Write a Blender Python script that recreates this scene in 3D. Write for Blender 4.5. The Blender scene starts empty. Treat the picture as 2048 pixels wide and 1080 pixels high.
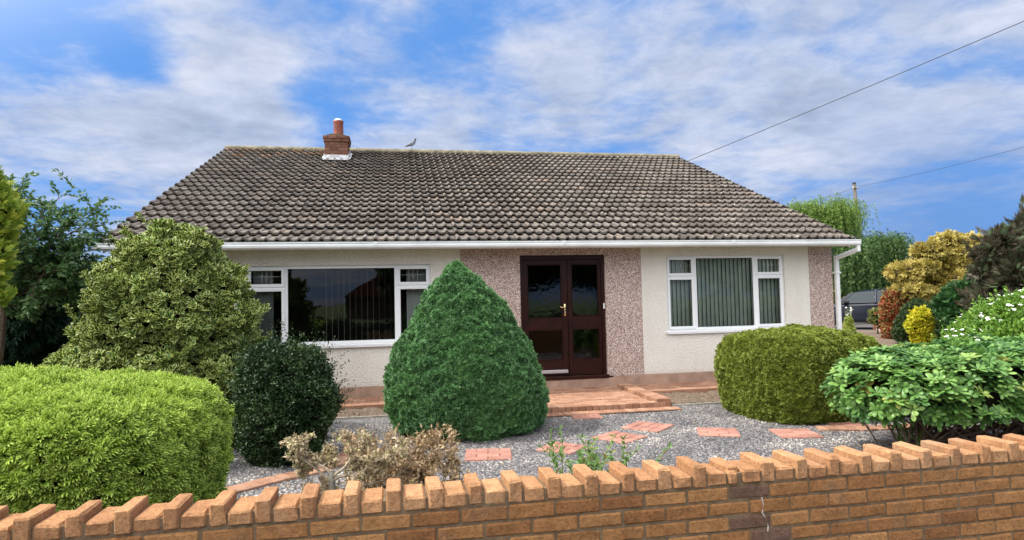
import bpy, math, random
import numpy as np
from mathutils import Vector, Matrix
rng = np.random.default_rng(7)
random.seed(7)
C = bpy.context.scene
col = C.collection
PI = math.pi
R = math.radians

# ------------------------------------------------------------------ camera
F, PITCH, ROLL, YAW, EYE = 1283.0, .0454, -.0213, .1782, 1.372
fwd = np.array([math.sin(YAW)*math.cos(PITCH), math.cos(YAW)*math.cos(PITCH), math.sin(PITCH)])
rgt = np.array([math.cos(YAW), -math.sin(YAW), 0.0])
upv = np.cross(rgt, fwd)
r2 = math.cos(ROLL)*rgt+math.sin(ROLL)*upv
u2 = -math.sin(ROLL)*rgt+math.cos(ROLL)*upv
cd = bpy.data.cameras.new('camera'); cam = bpy.data.objects.new('camera', cd); col.objects.link(cam)
cd.sensor_width = 36; cd.lens = F/2048*36; cd.clip_start = .05; cd.clip_end = 6000
cam.matrix_world = Matrix(((r2[0], u2[0], -fwd[0], 0), (r2[1], u2[1], -fwd[1], 0), (r2[2], u2[2], -fwd[2], EYE), (0, 0, 0, 1)))
C.camera = cam

# ------------------------------------------------------------------ naming helpers
def tag(o, label=None, cat=None, group=None, kind=None):
    if label: o['label'] = label
    if cat: o['category'] = cat
    if group: o['group'] = group
    if kind: o['kind'] = kind
    return o
def empty(name, loc=(0, 0, 0), rz=0):
    o = bpy.data.objects.new(name, None); col.objects.link(o)
    o.location = loc; o.rotation_euler = (0, 0, rz); o.empty_display_size = .2
    return o
WORLD = {}
def link(name, me, mat, parent=None, smooth=False):
    """vertices are given in world space; a child is parented with its parent's inverse folded in"""
    o = bpy.data.objects.new(name, me); col.objects.link(o)
    if mat is not None:
        for m in (mat if isinstance(mat, (list, tuple)) else [mat]): me.materials.append(m)
    if parent is not None:
        o.parent = parent
        root = parent
        M = Matrix.Identity(4)
        while root is not None:
            M = M @ Matrix.LocRotScale(root.location, root.rotation_euler, None) if root.parent is None else M
            root = root.parent
        if parent.type == 'EMPTY': me.transform(M.inverted())
        elif parent.parent is not None or True:
            r = parent
            while r.parent is not None: r = r.parent
            if r.type == 'EMPTY': me.transform(Matrix.LocRotScale(r.location, r.rotation_euler, None).inverted())
    if smooth:
        me.polygons.foreach_set('use_smooth', [True]*len(me.polygons))
    me.update()
    return o

def np_mesh(name, V, Fc, attrs=None, smooth=False):
    """V (n,3); Fc (m,k) uniform polygons"""
    me = bpy.data.meshes.new(name)
    V = np.asarray(V, np.float32); Fc = np.asarray(Fc, np.int32)
    k = Fc.shape[1]
    me.vertices.add(len(V)); me.vertices.foreach_set('co', V.ravel())
    me.loops.add(Fc.size); me.loops.foreach_set('vertex_index', Fc.ravel())
    me.polygons.add(len(Fc))
    me.polygons.foreach_set('loop_start', np.arange(len(Fc), dtype=np.int32)*k)
    me.polygons.foreach_set('loop_total', np.full(len(Fc), k, np.int32))
    if smooth: me.polygons.foreach_set('use_smooth', np.ones(len(Fc), bool))
    me.update(calc_edges=True)
    for n, a in (attrs or {}).items():
        at = me.attributes.new(n, 'FLOAT', 'POINT'); at.data.foreach_set('value', np.asarray(a, np.float32))
    return me

class MB:
    """collects simple shapes into ONE mesh"""
    def __init__(s): s.v = []; s.f = []; s.r = []
    def add(s, vs, fs, r=None):
        b = len(s.v); s.v += [tuple(v) for v in vs]; s.f += [tuple(i+b for i in f) for f in fs]
        s.r += [random.random() if r is None else r]*len(vs)
    def box(s, x0, x1, y0, y1, z0, z1, bev=0, r=None, M=None):
        if bev <= 0:
            vs = [(x, y, z) for z in (z0, z1) for y in (y0, y1) for x in (x0, x1)]
            fs = [(0, 2, 3, 1), (4, 5, 7, 6), (0, 1, 5, 4), (2, 6, 7, 3), (0, 4, 6, 2), (1, 3, 7, 5)]
        else:
            b = min(bev, (x1-x0)*.45, (y1-y0)*.45, (z1-z0)*.45)
            vs = []; idx = {}
            X, Y, Z = (x0, x1), (y0, y1), (z0, z1)
            for i in (0, 1):
                for j in (0, 1):
                    for k in (0, 1):
                        sx, sy, sz = (b if i == 0 else -b), (b if j == 0 else -b), (b if k == 0 else -b)
                        for ax in range(3):
                            p = [X[i]+sx, Y[j]+sy, Z[k]+sz]
                            if ax == 0: p[0] = X[i]
                            if ax == 1: p[1] = Y[j]
                            if ax == 2: p[2] = Z[k]
                            idx[(i, j, k, ax)] = len(vs); vs.append(tuple(p))
            fs = []
            q = ((0, 0), (1, 0), (1, 1), (0, 1))
            for a in (0, 1):
                f = [idx[(a, m, n, 0)] for m, n in q]; fs.append(f if a else f[::-1])
                f = [idx[(m, a, n, 1)] for m, n in q]; fs.append(f[::-1] if a else f)
                f = [idx[(m, n, a, 2)] for m, n in q]; fs.append(f if a else f[::-1])
            for i in (0, 1):
                for j in (0, 1):
                    fs.append([idx[(i, j, 0, 0)], idx[(i, j, 1, 0)], idx[(i, j, 1, 1)], idx[(i, j, 0, 1)]][::1 if (i ^ j) else -1])
                    fs.append([idx[(i, 0, j, 0)], idx[(i, 1, j, 0)], idx[(i, 1, j, 2)], idx[(i, 0, j, 2)]][::-1 if (i ^ j) else 1])
                    fs.append([idx[(0, i, j, 1)], idx[(1, i, j, 1)], idx[(1, i, j, 2)], idx[(0, i, j, 2)]][::1 if (i ^ j) else -1])
                    for k in (0, 1):
                        f = [idx[(i, j, k, 0)], idx[(i, j, k, 1)], idx[(i, j, k, 2)]]
                        fs.append(f if (i+j+k) % 2 else f[::-1])
        if M is not None: vs = [tuple(M @ Vector(v)) for v in vs]
        s.add(vs, fs, r)
    def tube(s, pts, rad, n=8, r=None, cap=True):
        pts = [Vector(p) for p in pts]
        if not isinstance(rad, (list, tuple)): rad = [rad]*len(pts)
        vs = []; fs = []
        for i, p in enumerate(pts):
            d = (pts[min(i+1, len(pts)-1)]-pts[max(i-1, 0)]).normalized()
            a = d.cross(Vector((0, 0, 1)))
            if a.length < .05: a = d.cross(Vector((1, 0, 0)))
            a.normalize(); b = d.cross(a)
            for k in range(n):
                t = 2*PI*k/n; vs.append(p+(a*math.cos(t)+b*math.sin(t))*rad[i])
        for i in range(len(pts)-1):
            for k in range(n):
                fs.append((i*n+k, i*n+(k+1) % n, (i+1)*n+(k+1) % n, (i+1)*n+k))
        if cap:
            fs.append(tuple(range(n))[::-1]); fs.append(tuple((len(pts)-1)*n+k for k in range(n)))
        s.add(vs, fs, r)
    def lathe(s, c, prof, n=20, r=None):
        vs = []; fs = []
        for (rr, z) in prof:
            for k in range(n): t = 2*PI*k/n; vs.append((c[0]+rr*math.cos(t), c[1]+rr*math.sin(t), c[2]+z))
        for i in range(len(prof)-1):
            for k in range(n): fs.append((i*n+k, i*n+(k+1) % n, (i+1)*n+(k+1) % n, (i+1)*n+k))
        fs.append(tuple(range(n))[::-1]); fs.append(tuple((len(prof)-1)*n+k for k in range(n)))
        s.add(vs, fs, r)
    def prism(s, poly, axis, a, b, r=None):
        """poly 2-D outline extruded along axis between a and b"""
        def p3(u, v, w): return {'x': (w, u, v), 'y': (u, w, v), 'z': (u, v, w)}[axis]
        n = len(poly)
        vs = [p3(u, v, a) for u, v in poly]+[p3(u, v, b) for u, v in poly]
        fs = [tuple(range(n))[::-1], tuple(range(n, 2*n))]+[(i, (i+1) % n, (i+1) % n+n, i+n) for i in range(n)]
        s.add(vs, fs, r)
    def build(s, name, mat, parent=None, smooth=False):
        me = bpy.data.meshes.new(name); me.from_pydata(s.v, [], s.f)
        at = me.attributes.new('rnd', 'FLOAT', 'POINT'); at.data.foreach_set('value', s.r)
        me.validate()
        import bmesh
        bm = bmesh.new(); bm.from_mesh(me); bmesh.ops.recalc_face_normals(bm, faces=bm.faces); bm.to_mesh(me); bm.free()
        return link(name, me, mat, parent, smooth)

# ------------------------------------------------------------------ numpy noise
_T = rng.random((64, 64, 64)).astype(np.float32)
def vnoise(P):
    P = np.asarray(P); i = np.floor(P).astype(int); f = P-i; f = f*f*(3-2*f); i &= 63; j = (i+1) & 63
    x0, y0, z0 = i.T; x1, y1, z1 = j.T; fx, fy, fz = f.T
    l = lambda a, b, t: a+(b-a)*t
    return l(l(l(_T[x0, y0, z0], _T[x1, y0, z0], fx), l(_T[x0, y1, z0], _T[x1, y1, z0], fx), fy),
             l(l(_T[x0, y0, z1], _T[x1, y0, z1], fx), l(_T[x0, y1, z1], _T[x1, y1, z1], fx), fy), fz)
def fbm(P, o=3):
    P = np.asarray(P, float); s = 0; a = 1; t = 0
    for k in range(o): s = s+a*vnoise(P*2**k+17.3*k); t += a; a *= .5
    return s/t
def nrm(a): return a/(np.linalg.norm(a, axis=-1, keepdims=True)+1e-9)

# ------------------------------------------------------------------ materials
def nodes(name):
    m = bpy.data.materials.new(name); m.use_nodes = True
    nt = m.node_tree; return m, nt, nt.nodes['Principled BSDF'], nt.nodes['Material Output']
def N(nt, t, **kw):
    n = nt.nodes.new(t)
    for k, v in kw.items():
        if k.startswith('i_'):
            n.inputs[int(k[2:]) if k[2:].isdigit() else k[2:].replace('_', ' ')].default_value = v
        else: setattr(n, k, v)
    return n
def ramp(nt, src, stops, interp='LINEAR'):
    r = nt.nodes.new('ShaderNodeValToRGB'); r.color_ramp.interpolation = interp
    e = r.color_ramp.elements
    while len(e) < len(stops): e.new(.5)
    for q, (p, c) in zip(e, stops): q.position = p; q.color = (c[0], c[1], c[2], 1)
    nt.links.new(src, r.inputs[0]); return r.outputs[0]
def mix(nt, fac, a, b, mode='MIX'):
    m = nt.nodes.new('ShaderNodeMix'); m.data_type = 'RGBA'; m.blend_type = mode
    for s, v in ((m.inputs[0], fac), (m.inputs[6], a), (m.inputs[7], b)):
        if isinstance(v, (int, float)): s.default_value = v
        elif isinstance(v, tuple): s.default_value = (v[0], v[1], v[2], 1)
        else: nt.links.new(v, s)
    return m.outputs[2]
def noise_t(nt, scale, detail=4, rough=.6, coord=None, kind='ShaderNodeTexNoise'):
    tc = coord
    if tc is None:
        g = nt.nodes.new('ShaderNodeNewGeometry'); tc = g.outputs['Position']
    n = nt.nodes.new(kind); n.inputs['Scale'].default_value = scale
    if kind == 'ShaderNodeTexNoise': n.inputs['Detail'].default_value = detail; n.inputs['Roughness'].default_value = rough
    nt.links.new(tc, n.inputs['Vector']); return n
def objc(nt): return nt.nodes.new('ShaderNodeTexCoord').outputs['Object']
def bump(nt, bsdf, h, strength=.5, dist=.01):
    b = nt.nodes.new('ShaderNodeBump'); b.inputs['Strength'].default_value = strength; b.inputs['Distance'].default_value = dist
    nt.links.new(h, b.inputs['Height']); nt.links.new(b.outputs[0], bsdf.inputs['Normal'])
def attr(nt, name): a = nt.nodes.new('ShaderNodeAttribute'); a.attribute_name = name; return a.outputs['Fac']

def plain(name, c, rough=.5, metal=0, spec=.5, noise=0, nscale=20, bmp=0, bscale=200):
    m, nt, b, o = nodes(name)
    b.inputs['Roughness'].default_value = rough; b.inputs['Metallic'].default_value = metal; b.inputs['Specular IOR Level'].default_value = spec
    if noise:
        n = noise_t(nt, nscale, coord=objc(nt))
        d = tuple(x*(1-noise) for x in c); l = tuple(min(1, x*(1+noise)) for x in c)
        nt.links.new(ramp(nt, n.outputs['Fac'], [(.3, d), (.7, l)]), b.inputs['Base Color'])
    else: b.inputs['Base Color'].default_value = (*c, 1)
    if bmp: bump(nt, b, noise_t(nt, bscale, coord=objc(nt)).outputs['Fac'], bmp, .004)
    return m

def foliage_mat(name, stops, edge=None, rough=.5, trans=.25, spec=.3, patch=None, pscale=2.0, e0=.45, e1=.75):
    """stops over the per-leaf random; edge = colour of leaf margins; patch = colour of clumps of another growth"""
    m, nt, b, o = nodes(name)
    c = ramp(nt, attr(nt, 'rnd'), stops)
    if patch is not None:
        n = noise_t(nt, pscale, 3, .6, objc(nt))
        f = nt.nodes.new('ShaderNodeMapRange'); f.inputs[1].default_value = .48; f.inputs[2].default_value = .62
        nt.links.new(n.outputs['Fac'], f.inputs[0]); c = mix(nt, f.outputs[0], c, patch)
    if edge is not None:
        e = nt.nodes.new('ShaderNodeMapRange'); e.inputs[1].default_value = e0; e.inputs[2].default_value = e1
        nt.links.new(attr(nt, 'edge'), e.inputs[0]); c = mix(nt, e.outputs[0], c, edge)
    nt.links.new(c, b.inputs['Base Color']); b.inputs['Roughness'].default_value = rough
    b.inputs['Specular IOR Level'].default_value = spec
    t = nt.nodes.new('ShaderNodeBsdfTranslucent'); nt.links.new(c, t.inputs[0])
    mx = nt.nodes.new('ShaderNodeMixShader'); mx.inputs[0].default_value = trans
    nt.links.new(b.outputs[0], mx.inputs[1]); nt.links.new(t.outputs[0], mx.inputs[2]); nt.links.new(mx.outputs[0], o.inputs[0])
    return m

# ------------------------------------------------------------------ foliage machinery
# templates: local x = width, y = along, z = normal
def T_leaf(w=.45, fold=.1, curl=.08):
    V = np.array([(0, 0, 0), (-w/2, .45, fold), (0, .5, 0), (w/2, .45, fold), (0, 1, -curl)], float)
    Fc = np.array([(0, 2, 1), (0, 3, 2), (1, 2, 4), (2, 3, 4)]); E_ = np.array([.3, 1, 0, 1, .5])
    return V, Fc, E_
def T_fan(n=5, w=.16, spread=60, droop=.15, stag=.25):
    V = []; Fc = []; E_ = []
    for i in range(n):
        a = R(-spread+2*spread*i/(n-1)); L = 1-.35*abs(2*i/(n-1)-1)
        o = np.array([0, stag*(1-abs(2*i/(n-1)-1)), 0]); d = np.array([math.sin(a), math.cos(a), 0]); p = np.array([math.cos(a), -math.sin(a), 0])
        L -= o[1]; b = len(V)
        V += [o, o+d*L*.5+p*w/2, o+d*L+np.array([0, 0, -droop]), o+d*L*.5-p*w/2]; Fc += [(b, b+1, b+2), (b, b+2, b+3)]; E_ += [0, .5, 1, .5]
    return np.array(V), np.array(Fc), np.array(E_)
def T_whorl(n=8, w=.34, tilt=25):
    V = []; Fc = []; E_ = []
    for i in range(n):
        a = 2*PI*i/n+(.2 if i % 2 else 0); t = R(tilt+(18 if i % 2 else 0)); L = 1 if i % 2 == 0 else .8
        d = np.array([math.cos(a)*math.cos(t), math.sin(t), math.sin(a)*math.cos(t)]); s = np.array([-math.sin(a), 0, math.cos(a)]); u = np.cross(s, d)*-1
        b = len(V)
        for (q, ww, h) in ((0.05, .0, 0), (.45, .8, .0), (.72, 1, -.04), (.92, .55, -.1), (1, 0, -.14)):
            c = d*L*q+np.array([0, h*1.2, 0])
            V += [c-s*w/2*ww+u*.03*ww, c-u*.02, c+s*w/2*ww+u*.03*ww]; E_ += [1, 0, 1]
        for j in range(4):
            k = b+3*j; Fc += [(k, k+1, k+4, k+3), (k+1, k+2, k+5, k+4)]
    return np.array(V), np.array(Fc), np.array(E_)
def T_flower(n=5):
    V = [(0, .1, 0)]; Fc = []
    for i in range(n):
        a = 2*PI*i/n
        for da, r_ in ((-.5, .75), (0, 1), (.5, .75)): V.append((math.cos(a+da)*r_, .25, math.sin(a+da)*r_))
        b = 1+3*i; Fc += [(0, b, b+1), (0, b+1, b+2)]
    return np.array(V, float), np.array(Fc), np.zeros(len(V))

def scatter(T, pos, d, n, scale, tagname='m', extra=None):
    V, Fc, E_ = T; m = len(pos); k = len(V)
    y = nrm(d); x = nrm(np.cross(y, n)); z = np.cross(x, y)
    if np.ndim(scale) == 0: scale = np.full(m, scale)
    W = (V[None, :, 0, None]*x[:, None]+V[None, :, 1, None]*y[:, None]+V[None, :, 2, None]*z[:, None])*scale[:, None, None]+pos[:, None]
    Fa = (Fc[None]+(np.arange(m)*k)[:, None, None]).reshape(-1, Fc.shape[1])
    rnd = np.repeat(rng.random(m) if extra is None else extra, k)
    return np_mesh(tagname, W.reshape(-1, 3), Fa, {'rnd': rnd, 'edge': np.tile(E_, m)})

class Shape:
    """surface of revolution/superellipse with noise; prof is [(r,z)...] from the ground up, r in 0..1"""
    def __init__(s, c, prof, rx, ry, e=2.0, amp=.04, freq=1.5, rz=0, seed=0, lean=(0, 0), tuft=(0, 1)):
        s.tuft = tuft
        s.c = np.array(c, float); s.prof = np.array(prof, float); s.rx, s.ry, s.e, s.amp, s.freq, s.rz, s.seed, s.lean = rx, ry, e, amp, freq, rz, seed, lean
        d = np.linalg.norm(np.diff(s.prof*[max(rx, ry), 1], axis=0), axis=1); s.t = np.r_[0, np.cumsum(d)]/d.sum()
    def P(s, u, v, shrink=0):
        r = np.interp(v, s.t, s.prof[:, 0]); z = np.interp(v, s.t, s.prof[:, 1])
        ct, st = np.cos(u), np.sin(u); k = (np.abs(ct)**s.e+np.abs(st)**s.e)**(-1/s.e)
        x = r*k*ct*s.rx; y = r*k*st*s.ry
        a, b = math.cos(s.rz), math.sin(s.rz)
        hz = (z-s.prof[0, 1])
        P = np.stack([x*a-y*b+s.lean[0]*hz, x*b+y*a+s.lean[1]*hz, z], -1)
        nz = (fbm((P+s.c)*s.freq+s.seed, 3)-.5)*2*s.amp*2-shrink
        if s.tuft[0]: tf = fbm((P+s.c)*s.tuft[1]*[1, 1, 1.25]+5, 2); nz = nz+s.tuft[0]*np.clip((tf-.5)*3.2, -1, 1)
        mid = np.array([0, 0, s.prof[:, 1].mean()])
        return P+nrm(P-mid*.7)*nz[..., None]+s.c
    def sample(s, n, face=.3):
        m = n*4; u = rng.random(m)*2*PI; v = rng.random(m); e = 1e-3
        v = np.clip(v, 0, 1-2*e)
        p = s.P(u, v); pu = s.P(u+e, v)-p; pv = s.P(u, v+e)-p
        nn = np.cross(pu, pv); w = np.linalg.norm(nn, axis=1); nn = nrm(nn)
        tocam = nrm(np.array([0, 0, EYE])-p); w = w*np.where((nn*tocam).sum(1) > -.15, 1, face)
        i = rng.choice(m, n, p=w/w.sum()); return p[i], nn[i]
    def core(s, shrink, nu=48, nv=28):
        u, v = np.meshgrid(np.linspace(0, 2*PI, nu, endpoint=False), np.linspace(0, 1, nv)); p = s.P(u.ravel(), v.ravel(), shrink)
        Fc = [(j*nu+i, j*nu+(i+1) % nu, (j+1)*nu+(i+1) % nu, (j+1)*nu+i) for j in range(nv-1) for i in range(nu)]
        return p, Fc

def leafdir(nn, out=1, up=.3, rand=.7):
    d = nn*out+np.array([0, 0, up])+rng.normal(size=nn.shape)*rand*.6; return nrm(d)

core_dark = plain('foliage_shade_core', (.010, .011, .006), .95, spec=.05)  # near-black filler inside plants; shade between the leaves is put into its colour
bark = plain('bark', (.10, .075, .055), .9, noise=.4, nscale=30, bmp=.6, bscale=60, spec=.2)
def clipped(name, label, cat, shp, n, T, size, mat, depth=.06, out=1, up=.3, rand=.7, shrink=.09, face=.3, szvar=.35, trunk=None, core_mat=None, sprouts=0, sprout_len=.15):
    root = empty(name, tuple(shp.c))
    tag(root, label, cat)
    p, nn = shp.sample(n, face)
    p = p-nn*(rng.random(n)**1.3*depth)[:, None]
    sz = size*(1+(rng.random(n)-.5)*2*szvar)
    if sprouts:
        ps, ns = shp.sample(sprouts, face); d = nrm(ns*.8+[0, 0, .5]+rng.normal(size=ns.shape)*.35)
        k = 7; tt = np.linspace(0, 1, k)[None, :, None]
        L = sprout_len*(.4+rng.random(sprouts)*.9)
        q = (ps[:, None]+d[:, None]*tt*L[:, None, None]).reshape(-1, 3)
        p = np.r_[p, q]; nn = np.r_[nn, np.repeat(d, k, 0)]; sz = np.r_[sz, size*.85*np.ones(len(q))]
    dd = leafdir(nn, out, up, rand)
    rn = nrm(nn*.6+rng.normal(size=nn.shape)*.6+[0, 0, .5])
    tone = np.clip(rng.random(len(p))*.6+(fbm(p*3.1, 3)-.5)*1.8+.2, 0, 1)
    me = scatter(T, p, dd, rn, sz, name, tone)
    link('foliage', me, mat, root)
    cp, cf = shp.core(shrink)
    link('branches', np_mesh('core', cp, cf, smooth=True), core_mat or core_dark, root)  # solid core rather than twigs, coloured dark as the shade in leaf gaps
    if trunk:
        b = MB(); b.tube(trunk[0], trunk[1], 8); b.build('trunk', bark, root, True)
    return root

# ------------------------------------------------------------------ colours and materials used by the house
def render_mat():
    m, nt, b, o = nodes('cream_render'); p = objc(nt)
    n = noise_t(nt, 48, 3, .6, p); n2 = noise_t(nt, 1.3, 4, .6, p); n3 = noise_t(nt, 30, 3, .6, p)
    c = ramp(nt, n2.outputs['Fac'], [(.3, (.76, .73, .66)), (.7, (.84, .815, .75))])
    c = mix(nt, .3, c, ramp(nt, n.outputs['Fac'], [(.36, (.40, .36, .29)), (.5, (.86, .82, .75))]))
    mp_ = N(nt, 'ShaderNodeMapping'); mp_.inputs['Scale'].default_value = (3.5, 3.5, .5); nt.links.new(p, mp_.inputs[0]); sk_ = noise_t(nt, 1, 5, .65, mp_.outputs[0])
    c = mix(nt, ramp(nt, sk_.outputs['Fac'], [(.52, (0, 0, 0)), (.8, (.22, .22, .22))]), c, (.55, .50, .42))
    zs_ = N(nt, 'ShaderNodeSeparateXYZ'); nt.links.new(p, zs_.inputs[0]); st_ = noise_t(nt, 5, 5, .7, p)
    lo_ = N(nt, 'ShaderNodeMapRange'); lo_.inputs[1].default_value = .28; lo_.inputs[2].default_value = .15; nt.links.new(zs_.outputs[2], lo_.inputs[0])
    mm_ = N(nt, 'ShaderNodeMath', operation='MULTIPLY'); nt.links.new(lo_.outputs[0], mm_.inputs[0]); nt.links.new(st_.outputs['Fac'], mm_.inputs[1])
    c = mix(nt, mm_.outputs[0], c, (.50, .40, .31))
    nt.links.new(c, b.inputs['Base Color']); b.inputs['Roughness'].default_value = .9; b.inputs['Specular IOR Level'].default_value = .2
    a = nt.nodes.new('ShaderNodeMath'); a.operation = 'ADD'; nt.links.new(n.outputs['Fac'], a.inputs[0]); nt.links.new(n3.outputs['Fac'], a.inputs[1])
    bump(nt, b, a.outputs[0], 1.0, .022); return m
def dash_mat():
    m, nt, b, o = nodes('pink_stone_dash'); p = objc(nt)
    v = noise_t(nt, 105, coord=p, kind='ShaderNodeTexVoronoi')
    sep = nt.nodes.new('ShaderNodeSeparateColor'); nt.links.new(v.outputs['Color'], sep.inputs[0])
    c = ramp(nt, sep.outputs[0], [(0, (.14, .09, .075)), (.2, (.30, .20, .17)), (.42, (.50, .37, .32)), (.68, (.68, .56, .50)), (.88, (.82, .75, .70))], 'CONSTANT')
    c = mix(nt, ramp(nt, v.outputs['Distance'], [(.5, (0, 0, 0)), (.8, (.7, .7, .7))]), c, (.20, .14, .12))
    nt.links.new(c, b.inputs['Base Color']); b.inputs['Roughness'].default_value = .85
    bump(nt, b, v.outputs['Distance'], -1.0, .012); return m
def tile_mat():
    m, nt, b, o = nodes('concrete_roof_tile'); p = objc(nt)
    c = ramp(nt, attr(nt, 'rnd'), [(0, (.082, .070, .062)), (.4, (.115, .101, .092)), (.8, (.15, .134, .122)), (.93, (.17, .135, .11)), (1, (.22, .12, .07))])
    big = noise_t(nt, .45, 3, .6, p); g = ramp(nt, big.outputs['Fac'], [(.38, (.88, .82, .80)), (.62, (1.06, 1.05, 1.03))])
    c = mix(nt, .8, c, g, 'MULTIPLY')
    fine = noise_t(nt, 45, 5, .7, p); c = mix(nt, .7, c, ramp(nt, fine.outputs['Fac'], [(.3, (.5, .5, .5)), (.7, (1.5, 1.48, 1.42))]), 'MULTIPLY')
    l1 = noise_t(nt, 9, 5, .75, p); mask = ramp(nt, l1.outputs['Fac'], [(.60, (0, 0, 0)), (.66, (1, 1, 1))])
    lz = nt.nodes.new('ShaderNodeSeparateXYZ'); nt.links.new(p, lz.inputs[0])
    c = mix(nt, mask, c, (.40, .38, .34))
    l2 = noise_t(nt, 5, 5, .7, p); l2.inputs['Vector'].default_value = (0, 0, 0)
    mask2 = ramp(nt, noise_t(nt, 6.3, 6, .8, p).outputs['Fac'], [(.66, (0, 0, 0)), (.70, (1, 1, 1))]); c = mix(nt, mask2, c, (.34, .22, .09))
    mask3 = ramp(nt, noise_t(nt, 14, 4, .7, p).outputs['Fac'], [(.57, (0, 0, 0)), (.62, (1, 1, 1))]); c = mix(nt, mask3, c, (.022, .02, .014))
    nt.links.new(c, b.inputs['Base Color']); b.inputs['Roughness'].default_value = .85; b.inputs['Specular IOR Level'].default_value = .25
    bump(nt, b, fine.outputs['Fac'], .6, .006); return m
def brick_mat(name, stops, speck=.5, grime=None):
    m, nt, b, o = nodes(name); p = objc(nt)
    c = ramp(nt, attr(nt, 'rnd'), stops)
    n = noise_t(nt, 60, 5, .75, p); c = mix(nt, speck, c, ramp(nt, n.outputs['Fac'], [(.3, (.45, .4, .38)), (.5, (1, 1, 1)), (.72, (1.5, 1.45, 1.35))]), 'MULTIPLY')
    n2 = noise_t(nt, 7, 4, .65, p); c = mix(nt, .6, c, ramp(nt, n2.outputs['Fac'], [(.3, (.62, .56, .52)), (.6, (1.15, 1.12, 1.1))]), 'MULTIPLY')
    sp = noise_t(nt, 160, 2, .5, p); c = mix(nt, ramp(nt, sp.outputs['Fac'], [(.70, (0, 0, 0)), (.76, (.8, .8, .8))]), c, (.62, .52, .40))
    pit = noise_t(nt, 30, 5, .8, p); c = mix(nt, ramp(nt, pit.outputs['Fac'], [(.60, (0, 0, 0)), (.67, (.8, .8, .8))]), c, (.11, .045, .02))
    if grime is not None:
        g = noise_t(nt, 1.6, 4, .6, p); c = mix(nt, ramp(nt, g.outputs['Fac'], [(.55, (0, 0, 0)), (.75, (.6, .6, .6))]), c, grime)
    nt.links.new(c, b.inputs['Base Color']); b.inputs['Roughness'].default_value = .9; b.inputs['Specular IOR Level'].default_value = .2
    a = nt.nodes.new('ShaderNodeMath'); a.operation = 'ADD'; nt.links.new(n.outputs['Fac'], a.inputs[0]); nt.links.new(n2.outputs['Fac'], a.inputs[1])
    bump(nt, b, a.outputs[0], 1.0, .014); return m
def glass_mat(name, wav=0, tint=(.85, .9, .88), ior=1.6):
    m, nt, b, o = nodes(name); nt.nodes.remove(b)
    fr = N(nt, 'ShaderNodeFresnel'); fr.inputs[0].default_value = ior
    t = N(nt, 'ShaderNodeBsdfTransparent'); t.inputs[0].default_value = (*tint, 1)
    g = N(nt, 'ShaderNodeBsdfGlossy'); g.inputs['Roughness'].default_value = .0 if not wav else .03
    mx = N(nt, 'ShaderNodeMixShader'); L = nt.links.new
    mu = N(nt, 'ShaderNodeMath', operation='MULTIPLY'); mu.inputs[1].default_value = 1.0
    L(fr.outputs[0], mu.inputs[0]); L(mu.outputs[0], mx.inputs[0]); L(t.outputs[0], mx.inputs[1]); L(g.outputs[0], mx.inputs[2]); L(mx.outputs[0], o.inputs[0])
    p = objc(nt); n = noise_t(nt, 14 if wav else 1.2, 2, .5, p); bp = N(nt, 'ShaderNodeBump'); bp.inputs['Strength'].default_value = 1; bp.inputs['Distance'].default_value = .0007 if wav else .002
    L(n.outputs['Fac'], bp.inputs['Height']); L(bp.outputs[0], g.inputs['Normal'])
    return m
M_render = render_mat(); M_dash = dash_mat(); M_tile = tile_mat()
M_upvc = plain('white_upvc', (.80, .82, .84), .25, spec=.5)
M_gutter = plain('white_gutter', (.74, .75, .76), .3, noise=.09, nscale=2.2)
M_gasket = plain('black_gasket', (.02, .02, .02), .6)
M_plinth = plain('pink_plinth_paint', (.36, .235, .175), .9, noise=.25, nscale=5, bmp=.5, bscale=90)
M_brick = brick_mat('brown_wall_brick', [(0, (.24, .11, .045)), (.3, (.29, .14, .055)), (.6, (.33, .165, .066)), (.9, (.38, .20, .082)), (.965, (.17, .09, .06)), (1, (.14, .09, .07))], .8, (.20, .17, .14))
M_cope = brick_mat('buff_coping_brick', [(0, (.36, .185, .09)), (.5, (.42, .225, .11)), (1, (.48, .27, .14))], .75, (.42, .30, .20))
M_mortar = plain('mortar', (.15, .105, .065), .95, noise=.35, nscale=25, bmp=.8, bscale=120, spec=.1)
M_chim = brick_mat('red_chimney_brick', [(0, (.12, .05, .035)), (.6, (.19, .085, .06)), (1, (.25, .13, .10))], .4)
M_paver = brick_mat('pink_block_paving', [(0, (.27, .145, .095)), (.5, (.35, .195, .13)), (1, (.43, .26, .175))], .3, (.30, .18, .12))
M_slab = brick_mat('red_embossed_slab', [(0, (.33, .165, .13)), (.5, (.37, .19, .15)), (1, (.41, .22, .175))], .18)
M_mahog = plain('dark_mahogany', (.020, .0032, .0022), .35, spec=.3, noise=.4, nscale=8)
M_brass = plain('brass', (.75, .58, .28), .25, metal=1)
M_alu = plain('aluminium', (.55, .54, .56), .4, metal=.7)
M_black = plain('black_trim', (.008, .008, .008), .6)
M_blind = plain('grey_green_blind', (.52, .55, .48), .8, noise=.15, nscale=6)
M_blindl = plain('cream_blind', (.20, .17, .14), .8)
M_curtain = plain('pale_curtain', (.24, .24, .24), .9)
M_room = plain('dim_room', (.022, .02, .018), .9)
M_lead = plain('lead_flashing', (.55, .55, .57), .6, noise=.45, nscale=12, bmp=.8, bscale=30)
M_pot = plain('terracotta_pot', (.24, .065, .045), .7, noise=.3, nscale=8)
M_glass = glass_mat('window_glass'); M_dglass = glass_mat('rippled_glass', 1, (.5, .52, .5))
M_wood = plain('weathered_pole', (.12, .10, .085), .9, noise=.3, nscale=14)
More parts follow.
